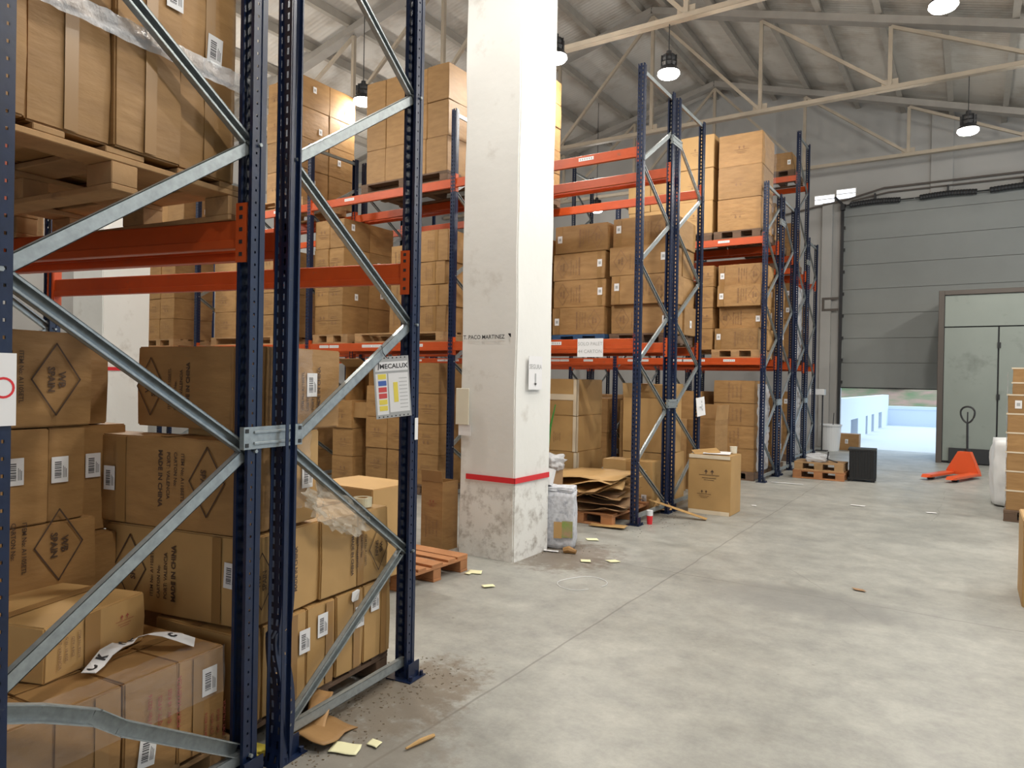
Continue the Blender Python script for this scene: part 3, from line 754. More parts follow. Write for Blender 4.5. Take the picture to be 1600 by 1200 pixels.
# writing and papers on the pillar
mb = MB(); addtext(mb, 'T. PACO MARTINEZ', .052, FRONT, 0, 'CENTER', .0008)
mb.add([FRONT @ Vector(q) for q in ((.27, .03, 0), (.30, .03, 0), (.30, -.005, 0), (.295, -.005, 0), (.295, .025, 0), (.27, .025, 0))], [(0, 1, 2, 3), (0, 3, 4, 5)])
build(mb, 'written_name', BLACK, pil, T(-.04, -.337, 2.035))
e = empty('paper_notice', (-3.415, 5.66, 1.72)); tag(e, 'small paper notice with down arrow on the pillar, right face', 'notice')
mb = MB(); mb.box(0, .002, -.12, .12, -.16, .15); build(mb, 'sheet', PAPER, e)
mb = MB(); addtext(mb, 'SEGURA', .06, T(.003, 0, .05) @ RIGHT, 0, 'CENTER', .001)
for q in (.012,): mb.box(.003, .0035, -q, q, -.115, -.01)
mb.add([(.0035, -.03, -.10), (.0035, .03, -.10), (.0035, 0, -.135)], [(0, 1, 2)]); build(mb, 'printed_arrow', GREYP, e)
# note pad hanging on the pillar's left edge
e = empty('paper_note', (-4.03, 5.335, 1.42)); tag(e, 'cream paper sheets taped to the left edge of the central pillar', 'notice')
mb = MB(); mb.box(-.05, .10, -.012, 0, -.20, .14, b=.003); build(mb, 'sheet', CREAM, e)
mb = MB(); mb.box(-.02, .12, -.003, 0, -.30, -.20); build(mb, 'lower_sheet', PAPER, e)
# RACKS ====================================================================
ROT = math.atan2(.110, .994)
O = Vector((-2.38, .94, 0)); U = Vector((-math.cos(ROT), -math.sin(ROT), 0)); V = Vector((-math.sin(ROT), math.cos(ROT), 0))
def N3(u, v, z=0): p = O + U * u + V * v; return Vector((p.x, p.y, z))
EDGE = ['aisle end', 'second frame back', 'third frame back', 'fourth frame back', 'fifth frame back']
def bend(co):
    z = co.z; k = max(0, (.55 - z) / .55)
    return Vector((co.x + .05 * k * k - .02 * math.exp(-((z - .5) / .12) ** 2) * (1 if co.x > 0 else 0), co.y - .07 * k * k + .02 * math.sin(z * 9) * (k > 0), co.z))
for u, sv, lab in ((0.0, 0, 'at the aisle end'), (2.80, -.28, 'one bay back from the aisle')):
    p = N3(u, -.04 + sv); frame(p.x, p.y, p.y + .955, 5.3, f'navy upright frame of the nearest rack row, {lab}', rz=ROT, skip=((.1, 1),) if u == 0 else ())
    p = N3(u, 1.12 + sv); frame(p.x, p.y, p.y + .93, 5.3, f'navy upright frame of the second rack row, {lab}', rz=ROT, phase0=.10 + 1.24, phase1=.70, bendback=bend if u == 0 else None, base=True)
# the bent lowest brace of the nearest frame and the first brace of the second one
fr = [o for o in COL.objects if o.name.startswith('upright_frame')]
mb = MB()
def chan(mb, pts, w=.05, d=.03):
    for a, b_ in zip(pts, pts[1:]):
        a = Vector(a); b_ = Vector(b_); dr = (b_ - a).normalized(); s_ = dr.cross(Vector((1, 0, 0))).normalized()
        mb.bar(a + Vector((-d / 2, 0, 0)), b_ + Vector((-d / 2, 0, 0)), w, .004, up=(1, 0, 0))
        for q in (-1, 1): mb.bar(a + s_ * q * w / 2, b_ + s_ * q * w / 2, .004, d, up=(1, 0, 0))
chan(mb, [(.015, .0, .66), (.015, .15, .60), (.04, .30, .53), (.03, .40, .45), (.0, .93, .12)]); build(mb, 'bent_brace', GALV, fr[0])
brace(fr[1], .02, .10, .87, .70, -1)
p = N3(0, .915); spacer(p.x, p.y, p.y + .205, 1.395, 'ribbed galvanised spacer plate joining the two nearest frames', rz=ROT)
def nbeam(v, z, label, face, labels=()):
    a = N3(2.80, v - .28); b_ = N3(0, v); c = (a + b_) / 2; c.z = z
    return beam(0, 2.80, 0, 0, label, face=face, rz=ROT + .0997, org=c, labels=labels, h=.115)
nbeam(-.04, 2.165, 'orange beam on the front side of the nearest rack row', 1)
nbeam(.915, 2.165, 'orange beam on the rear side of the nearest rack row', -1)
nbeam(1.12, 2.155, 'orange beam on the near side of the second rack row', 1)
nbeam(2.05, 2.165, 'orange beam on the far side of the second rack row', -1)

ROWN = {'c': 'third', 'd': 'fourth', 'e': 'fifth', 'f': 'sixth', 'g': 'seventh', 'h': 'eighth'}
FRN = ['aisle end frame', 'second frame in', 'third frame in', 'fourth frame in', 'fifth frame in']
BAYN = ['first bay', 'second bay', 'third bay', 'fourth bay']
def row(key, xs, y0, y1, H, levels, ph0, ph1, step=1.16, labels=((.2, .45, .7, .85),), top=None):
    rn = ROWN[key]
    for i, x in enumerate(xs): frame(x, y0, y1, H, f'navy upright frame, {FRN[i]}, {rn} rack row from the camera', phase0=ph0, phase1=ph1, step=step, group='upright frames of the far racks')
    for li, (z, lname) in enumerate(levels):
        for i, (xb, xa) in enumerate(zip(xs, xs[1:])):
            if (key in 'efgh' and li >= 1 and i > 0) or (key in 'cd' and i == 3 and (key == 'd' or li)): continue
            lb = (.12, .2, .45, .52, .6, .8) if (li == 0 and key in 'ceg') else ((.3, .75) if key in 'ceg' else ())
            beam(xa, xb, y0, z, f'orange {lname} beam, near side, {BAYN[i]}, {rn} rack row', -1, labels=lb, group='beams of the far racks')
            beam(xa, xb, y1, z, f'orange {lname} beam, far side, {BAYN[i]}, {rn} rack row', -1, group='beams of the far racks')
XA = [-3.25, -5.95, -8.80, -11.75, -14.5]
row('c', XA, 7.65, 8.6, 5.33, ((2.03, 'lower'), (4.24, 'upper')), .72, .14)
row('d', XA, 8.82, 9.8, 5.35, ((2.03, 'lower'), (4.24, 'upper')), .14, .72)
XE = [-2.96, -5.66, -8.36, -11.06, -13.76]
row('e', XE, 12.3, 13.25, 5.1, ((1.97, 'lower'), (4.02, 'upper')), .72, .14)
row('f', XE, 13.5, 14.45, 5.1, ((1.97, 'lower'), (4.02, 'upper')), .14, .72)
XG = [-3.2, -5.9, -8.6, -11.3, -14.0]
row('g', XG, 16.0, 17.0, 7.05, ((1.97, 'lower'), (4.02, 'upper'), (6.0, 'topmost')), .72, .14)
row('h', XG, 17.22, 18.2, 5.0, ((1.97, 'lower'), (3.95, 'upper')), .14, .72)
for (x, ya, yb, rn, zs) in ((-3.25, 8.6, 8.82, 'third and fourth', (1.38, 4.70)), (-2.96, 13.25, 13.5, 'fifth and sixth', (1.33, 4.55)), (-3.2, 17.0, 17.22, 'seventh and eighth', (1.3, 4.4))):
    for z, w_ in zip(zs, ('low', 'high')): spacer(x, ya, yb, z, f'{w_} galvanised spacer between end frames of {rn} rack rows', w=.11)

# PALLET LOADS, nearest racks ==============================================
def nc(u0, u1, v0, v1, z0, z1, label, **k):
    """carton in the frame of the nearest rack: u away from the aisle, v along it; its right face looks at the aisle"""
    p = N3((u0 + u1) / 2, (v0 + v1) / 2)
    return carton(p.x, p.y, z0, u1 - u0, v1 - v0, z1 - z0, label, rz=ROT + k.pop('rz', 0), **k)
def P(dx=0, dz=0, sc=.95, flip=False, kind=0, ink=INK): return ('r', dx, dz, sc, flip, kind, ink)
def St(dx, dz, rot=0): return ('r', dx, dz, rot)
u0 = .085
p = N3(.70, .38); pallet(p.x, p.y, 0, 'wooden pallet on the floor under the nearest rack row', rz=ROT, lx=1.2, ly=1.12)
p = N3(.70, 1.50); pallet(p.x, p.y, 0, 'grimy pallet on the floor under the second rack row', rz=ROT, lx=1.2, ly=1.06, mt=WOODD)
g1n = 'cartons under the nearest rack beams'
# tier 1
for (a, b_, lab, k) in ((-.30, .20, 'wrapped carton at the very bottom left corner of picture', dict(stickers=[St(.10, -.10)], prints=[('r', 0, 0, .8, True, 1, INKR)])),
                        (.205, .44, 'bottom tier carton with tall barcode sticker, second from the left corner', dict(stickers=[St(-.02, -.10, .1)], tapes=[('r', .04, .05)])),
                        (.445, .665, 'bottom tier carton with red vertical lettering and tilted sticker', dict(stickers=[St(-.02, -.08, -.12)], prints=[('r', .05, .05, .75, True, 1, INKR)])),
                        (.67, .885, 'bottom tier carton with sticker near its top, nearest pallet right end', dict(stickers=[St(.03, .08)], tapes=[('r', -.02, .05)], prints=[('r', .06, -.10, .55, True, 1, INKR)]))):
    nc(u0, .60, a, b_, .144, .54, lab, group=g1n, mt=CARD, **k)
nc(.61, 1.40, -.35, .20, .144, .54, 'carton of the rear layer, dark top seen below the small flat carton', group=g1n)
nc(.61, 1.40, .26, .88, .144, .54, 'rear layer carton under the crumpled black and white tape', group=g1n)
# flat carton lying askew on tier 1
a = G(68, 1072, .548); ang = math.atan2(.14, .44)
c = a + Vector((-math.sin(ang), math.cos(ang), 0)) * .23 + Vector((-math.cos(ang), -math.sin(ang), 0)) * .235
carton(c.x, c.y, .548, .465, .46, .20, 'small flat carton lying askew on the lowest cartons, left edge of picture', rz=ang, mt=CARDL, tapes=[('r', -.03, .07)], prints=[('r', -.13, .0, .5, False, 1, INKF), ('r', .12, .02, .45, False, 2, INKR)], cat='carton')
# left column, set back from the aisle
nc(.80, 1.35, .15, .80, .545, 1.01, 'carton with diamond mark and downward print behind the small flat carton', prints=[P(-.04, .14, 1, False)], group=g1n)
nc(.80, 1.35, .12, .59, 1.015, 1.41, 'third tier carton with sticker, left edge of the picture', stickers=[St(.10, .03)], group=g1n)
nc(.81, 1.35, .595, .755, 1.015, 1.412, 'narrow shaded carton with sticker beneath the diamond marked top carton', stickers=[St(-.035, .02)], group=g1n)
nc(.92, 1.4, .77, 1.02, .92, 1.405, 'recessed carton with sticker beside the narrow shaded carton', stickers=[St(-.04, .06)], group=g1n)
nc(.80, 1.38, .12, .77, 1.417, 1.815, 'top left carton with large diamond mark by the left post', prints=[P(-.03, 0, 1, False)], group=g1n)
nc(.85, 1.4, .81, .93, .545, .915, 'carton added to darken the gap beside the lower diamond mark, nearest rack', group=g1n)  # put in behind the column so the deep gap stays dark
nc(.92, 1.4, .785, .93, 1.412, 1.80, 'carton seen edge on behind the diamond marked top left carton', group=g1n)
g2n = 'cartons under the second rack row beams'
def F_(dx=0, dz=0, sc=1, flip=False, kind=0, ink=INK): return ('f', dx, dz, sc, flip, kind, ink)
# second row: long faces look at the camera, short printed ends at the aisle
nc(u0, .95, .965, 1.43, .565, .95, 'second tier carton with MADE IN CHINA and sticker, in two directions', prints=[F_(-.06, .0, 1, True), P(.0, 0, .82, True)], stickers=[('f', .34, .03, -.05)], tapes=[('f', .26, .05)], group=g2n, rz=.07, mt=CARDL)
nc(u0, .98, .93, 1.10, .965, 1.365, 'wide third tier carton, sticker at its left end, reading downwards', prints=[F_(.06, .02, 1, False)], stickers=[('f', -.33, .0, 0)], tapes=[('f', -.26, .06)], group=g2n, rz=.07)
nc(u0, .88, 1.06, 1.565, 1.40, 1.775, 'top carton reading PORT VALENCIA, between post and slanting brace', prints=[F_(-.12, 0, .9, True), P(.03, 0, .84, True)], stickers=[('f', .34, .04, 0), St(.04, .02)], tapes=[('f', .22, .006)], group=g2n, rz=.04)
nc(u0, .64, 1.14, 1.43, .97, 1.395, 'carton with sticker behind crumpled film, below the top printed carton', stickers=[St(.06, .0)], group=g2n, mt=CARDL)
nc(u0, .66, 1.455, 1.985, .565, .945, 'torn topped carton with WB SPAIN diamond, right end of second row', prints=[P(.02, -.02, .80, False)], tapes=[('r', .03, .05)], group=g2n, mt=CARDL)
nc(u0, .60, .955, 1.085, .144, .55, 'bottom tier carton sliver between the two nearest posts', group=g2n, mt=CARDL)
for (a, b_, lab, st) in ((1.09, 1.36, 'bottom tier carton right of the bent post, sticker at right', (.12, .06)), (1.37, 1.565, 'bottom tier carton with square barcode sticker, second from bent post', (-.0, .10)),
                         (1.575, 1.78, 'bottom tier carton crossed by the lowest brace, torn white paper', (.07, .06)), (1.79, 2.02, 'last bottom tier carton beside the right post', (-.03, .11))):
    nc(u0, .60, a, b_, .144, .55, lab, stickers=[St(*st)], tapes=[('r', .05, .05)], group=g2n, mt=CARDL)
nc(.68, 1.2, 1.05, 2.0, .144, .55, 'rear carton of the second rack row, mostly hidden', group=g2n)
# torn white paper
mb = MB(); vs = [(0, 0, 0), (.05, .005, 0), (.055, .0, .05), (.04, .004, .055), (0, .003, .05), (-.01, 0, .012)]
mb.add(vs + [(x, y - .002, z) for x, y, z in vs], [(0, 1, 2, 3, 4, 5), (11, 10, 9, 8, 7, 6)])
pp = N3(u0 - .016, 1.68, .50); o = build(mb, 'torn_paper', PAPER); o.matrix_world = T(pp.x, pp.y, pp.z, ROT + math.pi / 2); tag(o, 'torn white paper scrap on the bottom tier carton', 'paper')
# tape roll on the torn carton
mb = MB(); pr_ = [(.030, 0), (.052, 0), (.052, .048), (.030, .048), (.030, 0)]; mb.lathe(pr_, 24); me = mb.mesh('tape_roll', TAPEC)
q = G(566, 791, .954); o = link('tape_roll', me); o.location = q; tag(o, 'roll of clear packing tape standing on the torn carton', 'tape roll')
mb = MB(); mb.lathe([(.026, .002), (.030, .002), (.030, .046), (.026, .046), (.026, .002)], 20); build(mb, 'cardboard_core', CARDL, o)
# crumpled black and white tape ribbon
mb = MB(); pts = [(135, 1050, .55), (150, 1032, .56), (170, 1018, .60), (190, 1010, .63), (205, 1003, .62), (222, 992, .64), (245, 992, .67), (268, 992, .66), (290, 998, .63), (312, 1004, .60)]
C3 = [G(px, py, z) for px, py, z in ((138, 1052, .565), (152, 1038, .575), (166, 1020, .59), (184, 1008, .60), (200, 1006, .585), (216, 996, .595), (236, 990, .61), (258, 991, .61), (280, 996, .595), (304, 1004, .565))]
vs = []
for i, c in enumerate(C3):
    d = (C3[min(i + 1, 9)] - C3[max(i - 1, 0)]).normalized(); s_ = d.cross(Vector((math.sin(i * .9) * .5, 0, 1))).normalized(); vs += [c - s_ * .026, c + s_ * .026, c + s_ * .026 + Vector((0, 0, .002)), c - s_ * .026 + Vector((0, 0, .002))]
fs = [];
for i in range(9):
    for k in range(4): fs.append((i * 4 + k, i * 4 + (k + 1) % 4, i * 4 + 4 + (k + 1) % 4, i * 4 + 4 + k))
mb.add(vs, fs)
o = build(mb, 'tape_ribbon', PAPER); tag(o, 'crumpled white tape with black letters on the lowest cartons', 'tape')
mb = MB()
for i, ch in ((0, 'O'), (1, 'K'), (3, 'O'), (4, 'K'), (7, 'O')):
    c = (C3[i] + C3[i + 1]) / 2; d = (C3[i + 1] - C3[i]).normalized(); s_ = d.cross(Vector((math.sin(i * .9) * .5, 0, 1))).normalized(); nn = s_.cross(d)
    if nn.z < 0: nn = -nn
    Mx = Matrix((d, -s_, nn)).transposed().to_4x4(); Mx.translation = c + nn * .005; addtext(mb, ch, .042, Mx, 0, 'CENTER', .003)
build(mb, 'black_letters', BLACK, o)
# films
def film(name, label, P0, du, dv, nu, nv, amp, mt, seed=0, cat='plastic film'):
    mb = MB(); vs = []
    nrm = Vector(du).cross(Vector(dv)).normalized()
    for j in range(nv + 1):
        for i in range(nu + 1):
            q = Vector(P0) + Vector(du) * i / nu + Vector(dv) * j / nv
            vs.append(q + nrm * (abs(noise.noise(q * 22 + Vector((seed, 0, 0)))) * amp + .002))
    mb.add(vs, [(j * (nu + 1) + i, j * (nu + 1) + i + 1, (j + 1) * (nu + 1) + i + 1, (j + 1) * (nu + 1) + i) for j in range(nv) for i in range(nu)])
    o = build(mb, name, mt); smooth(o.data); return tag(o, label, cat)
film('stretch_film', 'clear stretch film round the lowest cartons at bottom left', N3(u0 - .016, -.25, .36), V * 1.12, (0, 0, .19), 60, 10, .010, FILM, 1)
film('stretch_film', 'wrinkled film band along the top edge of the lowest cartons', N3(u0 - .014, -.25, .548), V * 1.1, U * .10, 60, 6, .010, FILM, 7)
mb = MB(); bm = bmesh.new(); bmesh.ops.create_icosphere(bm, subdivisions=4, radius=1)
for v in bm.verts:
    n_ = noise.noise(v.co * 3.1) * .5 + noise.noise(v.co * 8) * .35; v.co *= (1 + n_)
    v.co = Vector((v.co.x * .028, v.co.y * .20, v.co.z * .085 - .08 * v.co.y))
me = bpy.data.meshes.new('crumpled_film'); bm.to_mesh(me); bm.free(); me.materials.append(FILMC)
o = link('crumpled_film', me); q = N3(.012, 1.50, 1.00); o.location = q; o.rotation_euler.z = ROT; tag(o, 'crumpled clear film bunched above the torn carton', 'plastic film')
film('hanging_film', 'clear film strip hanging down beside the bent post', N3(u0 - .035, 1.20, 1.05), V * .13 + Vector((0, 0, 0)), (0, 0, .72), 10, 50, .03, FILM, 3)

# upper load on the nearest rack
p = N3(.68, .42); pallet(p.x, p.y, 2.282, 'wooden pallet above eye level on the nearest rack', rz=ROT, lx=1.2, ly=1.1)
p = N3(1.85, .30); pallet(p.x, p.y, 2.282, 'second wooden pallet above eye level, deeper in the nearest rack', rz=ROT, lx=1.0, ly=1.1)
gu = 'cartons on the upper pallet of the nearest rack'
for z0, z1, tn in ((2.43, 2.825, 'lower tier'), (2.832, 3.23, 'second tier'), (3.235, 3.63, 'third tier')):
    for i, (a, b_) in enumerate(((-.20, .085), (.09, .365), (.37, .63), (.635, .90))):
        st = []
        if tn == 'second tier' and i == 3: st = [St(.02, -.10, -.06)]
        if tn == 'second tier' and i == 2: st = [St(.09, .02)]
        nc(.07 + .02 * (i % 2), .58, a, b_, z0, z1, f"{('leftmost', 'second', 'third', 'rightmost')[i]} carton, {tn}, on the upper pallet of the nearest rack", tapes=[('r', .0, .045)], stickers=st, group=gu, mt=CARD, bulge=.010)
nc(.60, 1.25, -.2, .9, 2.43, 3.3, 'rear carton on the upper pallet of the nearest rack', group=gu)
nc(1.40, 2.3, -.1, .9, 2.43, 3.2, 'carton load on the second pallet deeper in the nearest rack', group=gu)
film('stretch_film', 'wrinkled film band round the upper pallet load at top left', N3(.045, -.22, 2.79), V * 1.16, (0, 0, .075), 70, 8, .022, FILMW, 5)
# PALLET LOADS, far racks ==================================================
dl = 'on the lower beams'
def pal(x0, x1, y0, z, label, mt=None, ly=.94, full=False): return pallet((x0 + x1) / 2, y0 + ly / 2, z, label, lx=x1 - x0, ly=ly, mt=mt, full=full)
# fourth row (Y 8.85), lower level
L1 = 2.152; C1 = L1 + .144
pal(-5.07, -4.24, 8.84, L1, 'blue pallet on lower beams, fourth rack row', WOODB)
pal(-4.17, -3.32, 8.84, L1, 'wooden pallet on lower beams at fourth rack row aisle end', WOODD)
pal(-5.9, -5.12, 8.84, L1, 'wooden pallet on lower beams right behind the pillar', WOODD)
stack('first bay lower load, middle pallet, fourth rack row', -5.06, -4.24, 8.86, C1, 1, 4, .385, .90, jit=.05, look='diamond marked brown')
stack('lower load at fourth rack row aisle end', -4.16, -3.30, 8.86, C1, 1, 4, .39, .45, ny=2, jit=.05, look='diamond marked brown')
stack('lower load just right of the pillar, fourth row', -5.9, -5.13, 8.86, C1, 1, 4, .345, .90, jit=.04)
# fourth row, upper level
L2 = 4.362; C2 = L2 + .144
pal(-5.88, -5.5, 8.84, L2, 'small pallet on upper beams right behind the pillar', WOODD)
stack('tall upper load right of the pillar', -5.88, -5.5, 8.86, C2, 1, 5, .36, .45, ny=2, prints=None)
# third row (Y 7.7), second bay
pal(-8.72, -7.95, 7.66, L1, 'pale pallet on lower beams left of the second frame, third row'); 
stack('lower load left of placard, third row', -8.74, -8.10, 7.70, C1, 2, 4, .445, .55, ny=2, kind=2, look='pale', jit=.01)
pal(-7.8, -6.1, 7.66, L1, 'wide pallet on lower beams beside the pillar, third row')
stack('mixed lower load left of pillar', -7.15, -6.72, 7.72, C1, 1, 3, .42, .85, kind=1)
for i, (z0, z1, xr, dz) in enumerate(((0, .36, -6.08, 0), (.36, .66, -6.14, .05), (.66, .98, -6.05, -.03), (.98, 1.42, -6.12, .02))):
    carton(-6.38 + dz * .3, 8.1, C1 + z0, .56, .80, z1 - z0 - .004, f"odd sized carton, {('bottom', 'second', 'third', 'top')[i]} of the uneven pile left of the pillar", rz=dz, prints=[('f', 0, 0, .7, False, 1, INKF)], tapes=[('f', .08, .06)], group='uneven pile left of the pillar')
pal(-7.72, -6.08, 7.66, L2, 'dark pallet on upper beams left of the pillar', WOODD)
stack('upper load left of pillar, third row', -7.66, -6.12, 7.70, C2, 4, 3, .50, .86, kind=1, prints=None)
pal(-10.2, -9.0, 7.66, L2, 'pallet on upper beams in the third bay, third row')
stack('tallest upper load behind the lamp, third row', -9.95, -9.10, 7.70, C2, 2, 4, .495, .58, ny=2, kind=2, look='large', jit=.01)
pal(-11.35, -9.6, 7.66, L1, 'pallet on lower beams seen through the nearest rack')
stack('lower load far left, third row', -11.32, -10.72, 7.70, C1, 1, 3, .44, .8, kind=2, look='pale')
stack('lower load behind the navy posts, third row', -10.2, -9.55, 7.70, C1, 1, 4, .36, .8, kind=2, look='strapped pale')
pal(-13.5, -12.5, 7.66, L1, 'pallet on lower beams beside the second pillar')
stack('lower load beside the second pillar', -13.45, -12.55, 7.70, C1, 2, 4, .385, .8, kind=2, look='stickered')
stack('upper load beside the second pillar', -13.9, -12.3, 7.70, C2, 3, 3, .42, .8, kind=2, look='stacked', prints=None)
# floor of third row, second bay
pallet(-6.4, 8.12, 0, 'thin wooden pallet on the floor left of the pillar', lx=.5, ly=.84, full=True, mt=WOODD)
stack('floor pile just left of pillar', -6.62, -6.20, 7.72, .144, 1, 4, .43, .80, kind=2, look='tall')
stack('floor pile below placard', -7.62, -6.78, 7.75, .144, 2, 3, .46, .75, kind=2, look='tall')
stack('floor pile behind the torn carton', -8.35, -7.90, 7.75, .0, 1, 3, .43, .75, kind=2, look='squat')
# open box lying on its side on top
def open_carton(x, y, z, w, d, h, label, rz=0, mt=None, side='top', flaps=(35, -60, 80, 60), prints=(), wall=.006):
    e = empty('open_carton', (x, y, z), rz); tag(e, label, 'carton'); mt = mt or CARD
    mb = MB()
    mb.box(-w / 2, w / 2, -d / 2, d / 2, 0, wall); mb.box(-w / 2, w / 2, -d / 2, -d / 2 + wall, wall, h); mb.box(-w / 2, w / 2, d / 2 - wall, d / 2, wall, h)
    mb.box(-w / 2, -w / 2 + wall, -d / 2 + wall, d / 2 - wall, wall, h); mb.box(w / 2 - wall, w / 2, -d / 2 + wall, d / 2 - wall, wall, h)
    build(mb, 'carton_body', mt, e)
    fl = min(w, d) * .45
    for i, (ax, ang) in enumerate(zip('fblr', flaps)):
        if ang is None: continue
        mb = MB(); a = R(ang)
        L_ = w if ax in 'fb' else d
        # flap hinged on the rim, angle 0 = closed, 90 = upright, 180 = folded out
        mb.box(-L_ / 2 + .004, L_ / 2 - .004, 0, fl, -.002, .003)
        Mh = {'f': T(0, -d / 2, h), 'b': T(0, d / 2, h, math.pi), 'l': T(-w / 2, 0, h, -math.pi / 2), 'r': T(w / 2, 0, h, math.pi / 2)}[ax] @ Matrix.Rotation(a, 4, 'X')
        build(mb, 'flap', mt, e, Mh)
    for (face, dx, dz, sc, fp, kd, ink) in prints:
        Mp = (Matrix.Translation((dx, -d / 2 - .002, dz)) @ FRONT if face == 'f' else Matrix.Translation((w / 2 + .002, dx, dz)) @ RIGHT) @ Matrix.Rotation(math.pi if fp else 0, 4, 'Z') @ Matrix.Scale(sc, 4)
        link('printed_marking', print_mesh(kd, ink), e, Mp)
    return e
o = open_carton(-7.72, 7.98, 1.10, .50, .55, .42, 'open carton lying on its side above the floor pile, dark inside', flaps=(178, 120, None, None)); o.rotation_euler = (R(90), 0, 0); o.location = (-7.85, 8.2, 1.53)
# fourth row floor, right of pillar
pallet(-4.75, 9.3, 0, 'pallet on the floor right of the pillar', lx=1.1, ly=.84, mt=WOODD, full=False)
pallet(-7.2, 8.15, 0, 'wooden pallet on the floor behind the hanging placard', lx=.9, ly=.8, mt=WOODD, full=False)
for i, (z0, h, x0, x1) in enumerate(((.144, .50, -5.22, -4.66), (.644, .51, -5.28, -4.68), (1.154, .52, -5.24, -4.68))):
    nm = ('bottom', 'middle', 'top')[i]
    o = carton((x0 + x1) / 2, 9.30, z0, x1 - x0, .82, h - .004, f'{nm} carton of the floor pile right of the pillar, pale taped edges', mt=CARDL, prints=[('f', 0, -.05, .6, False, 1, INKF)] if i == 1 else (), group='taped floor pile right of the pillar')
    mb = MB(); w2 = (x1 - x0) / 2 + .008; mb.box(w2 - .05, w2 + .003, -.424, -.42, 0, h - .01); mb.box(w2, w2 + .003, -.424, -.36, 0, h - .01)
    if i == 2: mb.box(-w2 + .02, w2 - .05, -.424, -.42, h * .42, h * .58)
    build(mb, 'pale_edge_tape', TAPEW, o)
carton(-3.90, 10.25, .0, .50, .60, 1.10, 'shaded tall carton behind the taped floor pile', mt=CARD)
carton(-4.38, 10.6, .0, .5, .5, 1.62, 'narrow carton tower seen past the taped floor pile')
# carton with tape in front, tall open cartons behind the end frame
carton(-3.70, 8.60, .0, .68, .30, .64, 'low taped carton behind the flattened cardboard heap', mt=CARDL, tapes=[('f', .02, .06)], stickers=[('f', .24, -.15, 0)])
carton(-3.68, 9.30, .0, .66, .60, .70, 'carton base under the tall pale carton, fourth row floor', mt=CARDL)
open_carton(-3.68, 9.22, .71, .66, .45, .72, 'tall pale open carton behind the third row end frame', mt=CARDL, flaps=(None, 120, 95, 95), prints=())
carton(-2.74 - .02, 9.08, .0, .535, .46, .745, 'free standing carton on the aisle floor beside the end frame', mt=CARDL, prints=[('f', 0, .12, 1.3, False, 2, INK), ('f', -.06, -.12, .9, False, 2, INK)], toptape=False)
mb = MB(); mb.box(-.26, .26, -.235, -.232, 0, .05); mb.box(-.26, .26, -.235, -.232, .70, .745); 
o = build(mb, 'edge_tape', TAPEW, COL.objects[[q.name for q in COL.objects if q.get('label', '').startswith('free standing')][0]], T(0, -.008, 0))
mb = MB(); mb.box(-.22, .10, -.10, .14, 0, .006, M=T(0, 0, 0, .5, R(8), R(-6))); o = build(mb, 'loose_flap', CARDL); o.location = (-2.80, 9.03, .775); tag(o, 'loose cardboard flap on the free standing carton', 'cardboard')
mb = MB(); mb.box(-.18, .15, -.12, .10, 0, .003, M=T(0, 0, 0, .2, R(4), 0)); o = build(mb, 'paper_sheet', PAPER); o.location = (-2.70, 9.02, .765); tag(o, 'white paper lying on the free standing carton', 'paper')
mb = MB(); mb.lathe([(0, 0), (.04, 0), (.045, .075), (.047, .085), (0, .085)], 16); o = build(mb, 'plastic_tub', CREAM); o.location = (-2.56, 9.2, .756); tag(o, 'small cream tub on the free standing carton', 'tub')
# open brown carton further back
q0 = PY(1066, 655, 10.7); q1 = PY(1117, 655, 10.7)
open_carton((q0.x + q1.x) / 2, 11.05, 0, q1.x - q0.x, .66, q0.z, 'large open brown carton behind the free standing carton', flaps=(None, 100, None, 95))
# fifth row
M1 = 2.092; D1 = M1 + .144
pal(-3.85, -3.03, 12.32, M1, 'wooden pallet on lower beams at fifth row aisle end')
stack('lower load, fifth rack row aisle end', -3.78, -3.04, 12.36, D1, 1, 4, .37, .42, ny=2, look='diamond marked', jit=.07)
stack('narrow lower load, fifth row', -4.16, -3.84, 12.36, D1, 1, 4, .37, .8, kind=2, look='small')
stack('lower load, second pallet, fifth row', -5.4, -4.3, 12.36, D1, 2, 3, .42, .8, kind=2, look='plain')
M2 = 4.142; D2 = M2 + .144
pal(-3.85, -3.05, 12.32, M2, 'dark pallet on upper beams at fifth row aisle end', WOODD)
stack('big upper load, fifth row aisle end', -3.80, -3.06, 12.36, D2, 1, 3, .555, .85, look='large', kind=2, jit=.01)
pal(-5.5, -3.88, 12.32, M2, 'long pallet on upper beams, first bay, fifth row', WOODD)
stack('upper load left of the big cartons', -4.52, -3.88, 12.36, D2, 1, 3, .58, .85, look='pale topped', kind=2, mt=CARDL)
stack('low upper load, fifth row', -5.48, -4.62, 12.36, D2, 2, 2, .50, .85, look='pale', kind=2, mt=CARDL)
pal(-3.85, -3.08, 12.32, 0, 'wooden pallet on the floor at fifth row aisle end', WOODD)
stack('floor load, fifth row aisle end', -3.80, -3.10, 12.36, .144, 1, 4, .39, .82, look='wrapped', kind=1, mt=CARD)
film('stretch_film', 'cloudy film on the aisle side of the fifth row floor load', (-3.07, 12.37, .15), (0, .8, 0), (0, 0, 1.5), 14, 24, .05, FILMW, 9)
film('stretch_film', 'cloudy film on the big upper cartons, fifth row', (-3.03, 12.37, 4.3), (0, .84, 0), (0, 0, 1.6), 14, 24, .03, FILM, 10)
for i in range(3): carton(-4.5, 12.8, .0 + .5 * i, .95, .85, .496, f"{('bottom', 'middle', 'top')[i]} shaded carton on the floor, fifth row first bay", mt=CARD, group='shaded floor cartons, fifth row')
carton(-5.32, 12.8, 0, .55, .8, 1.3, 'shaded crate high carton on the floor, fifth row', mt=CARD)
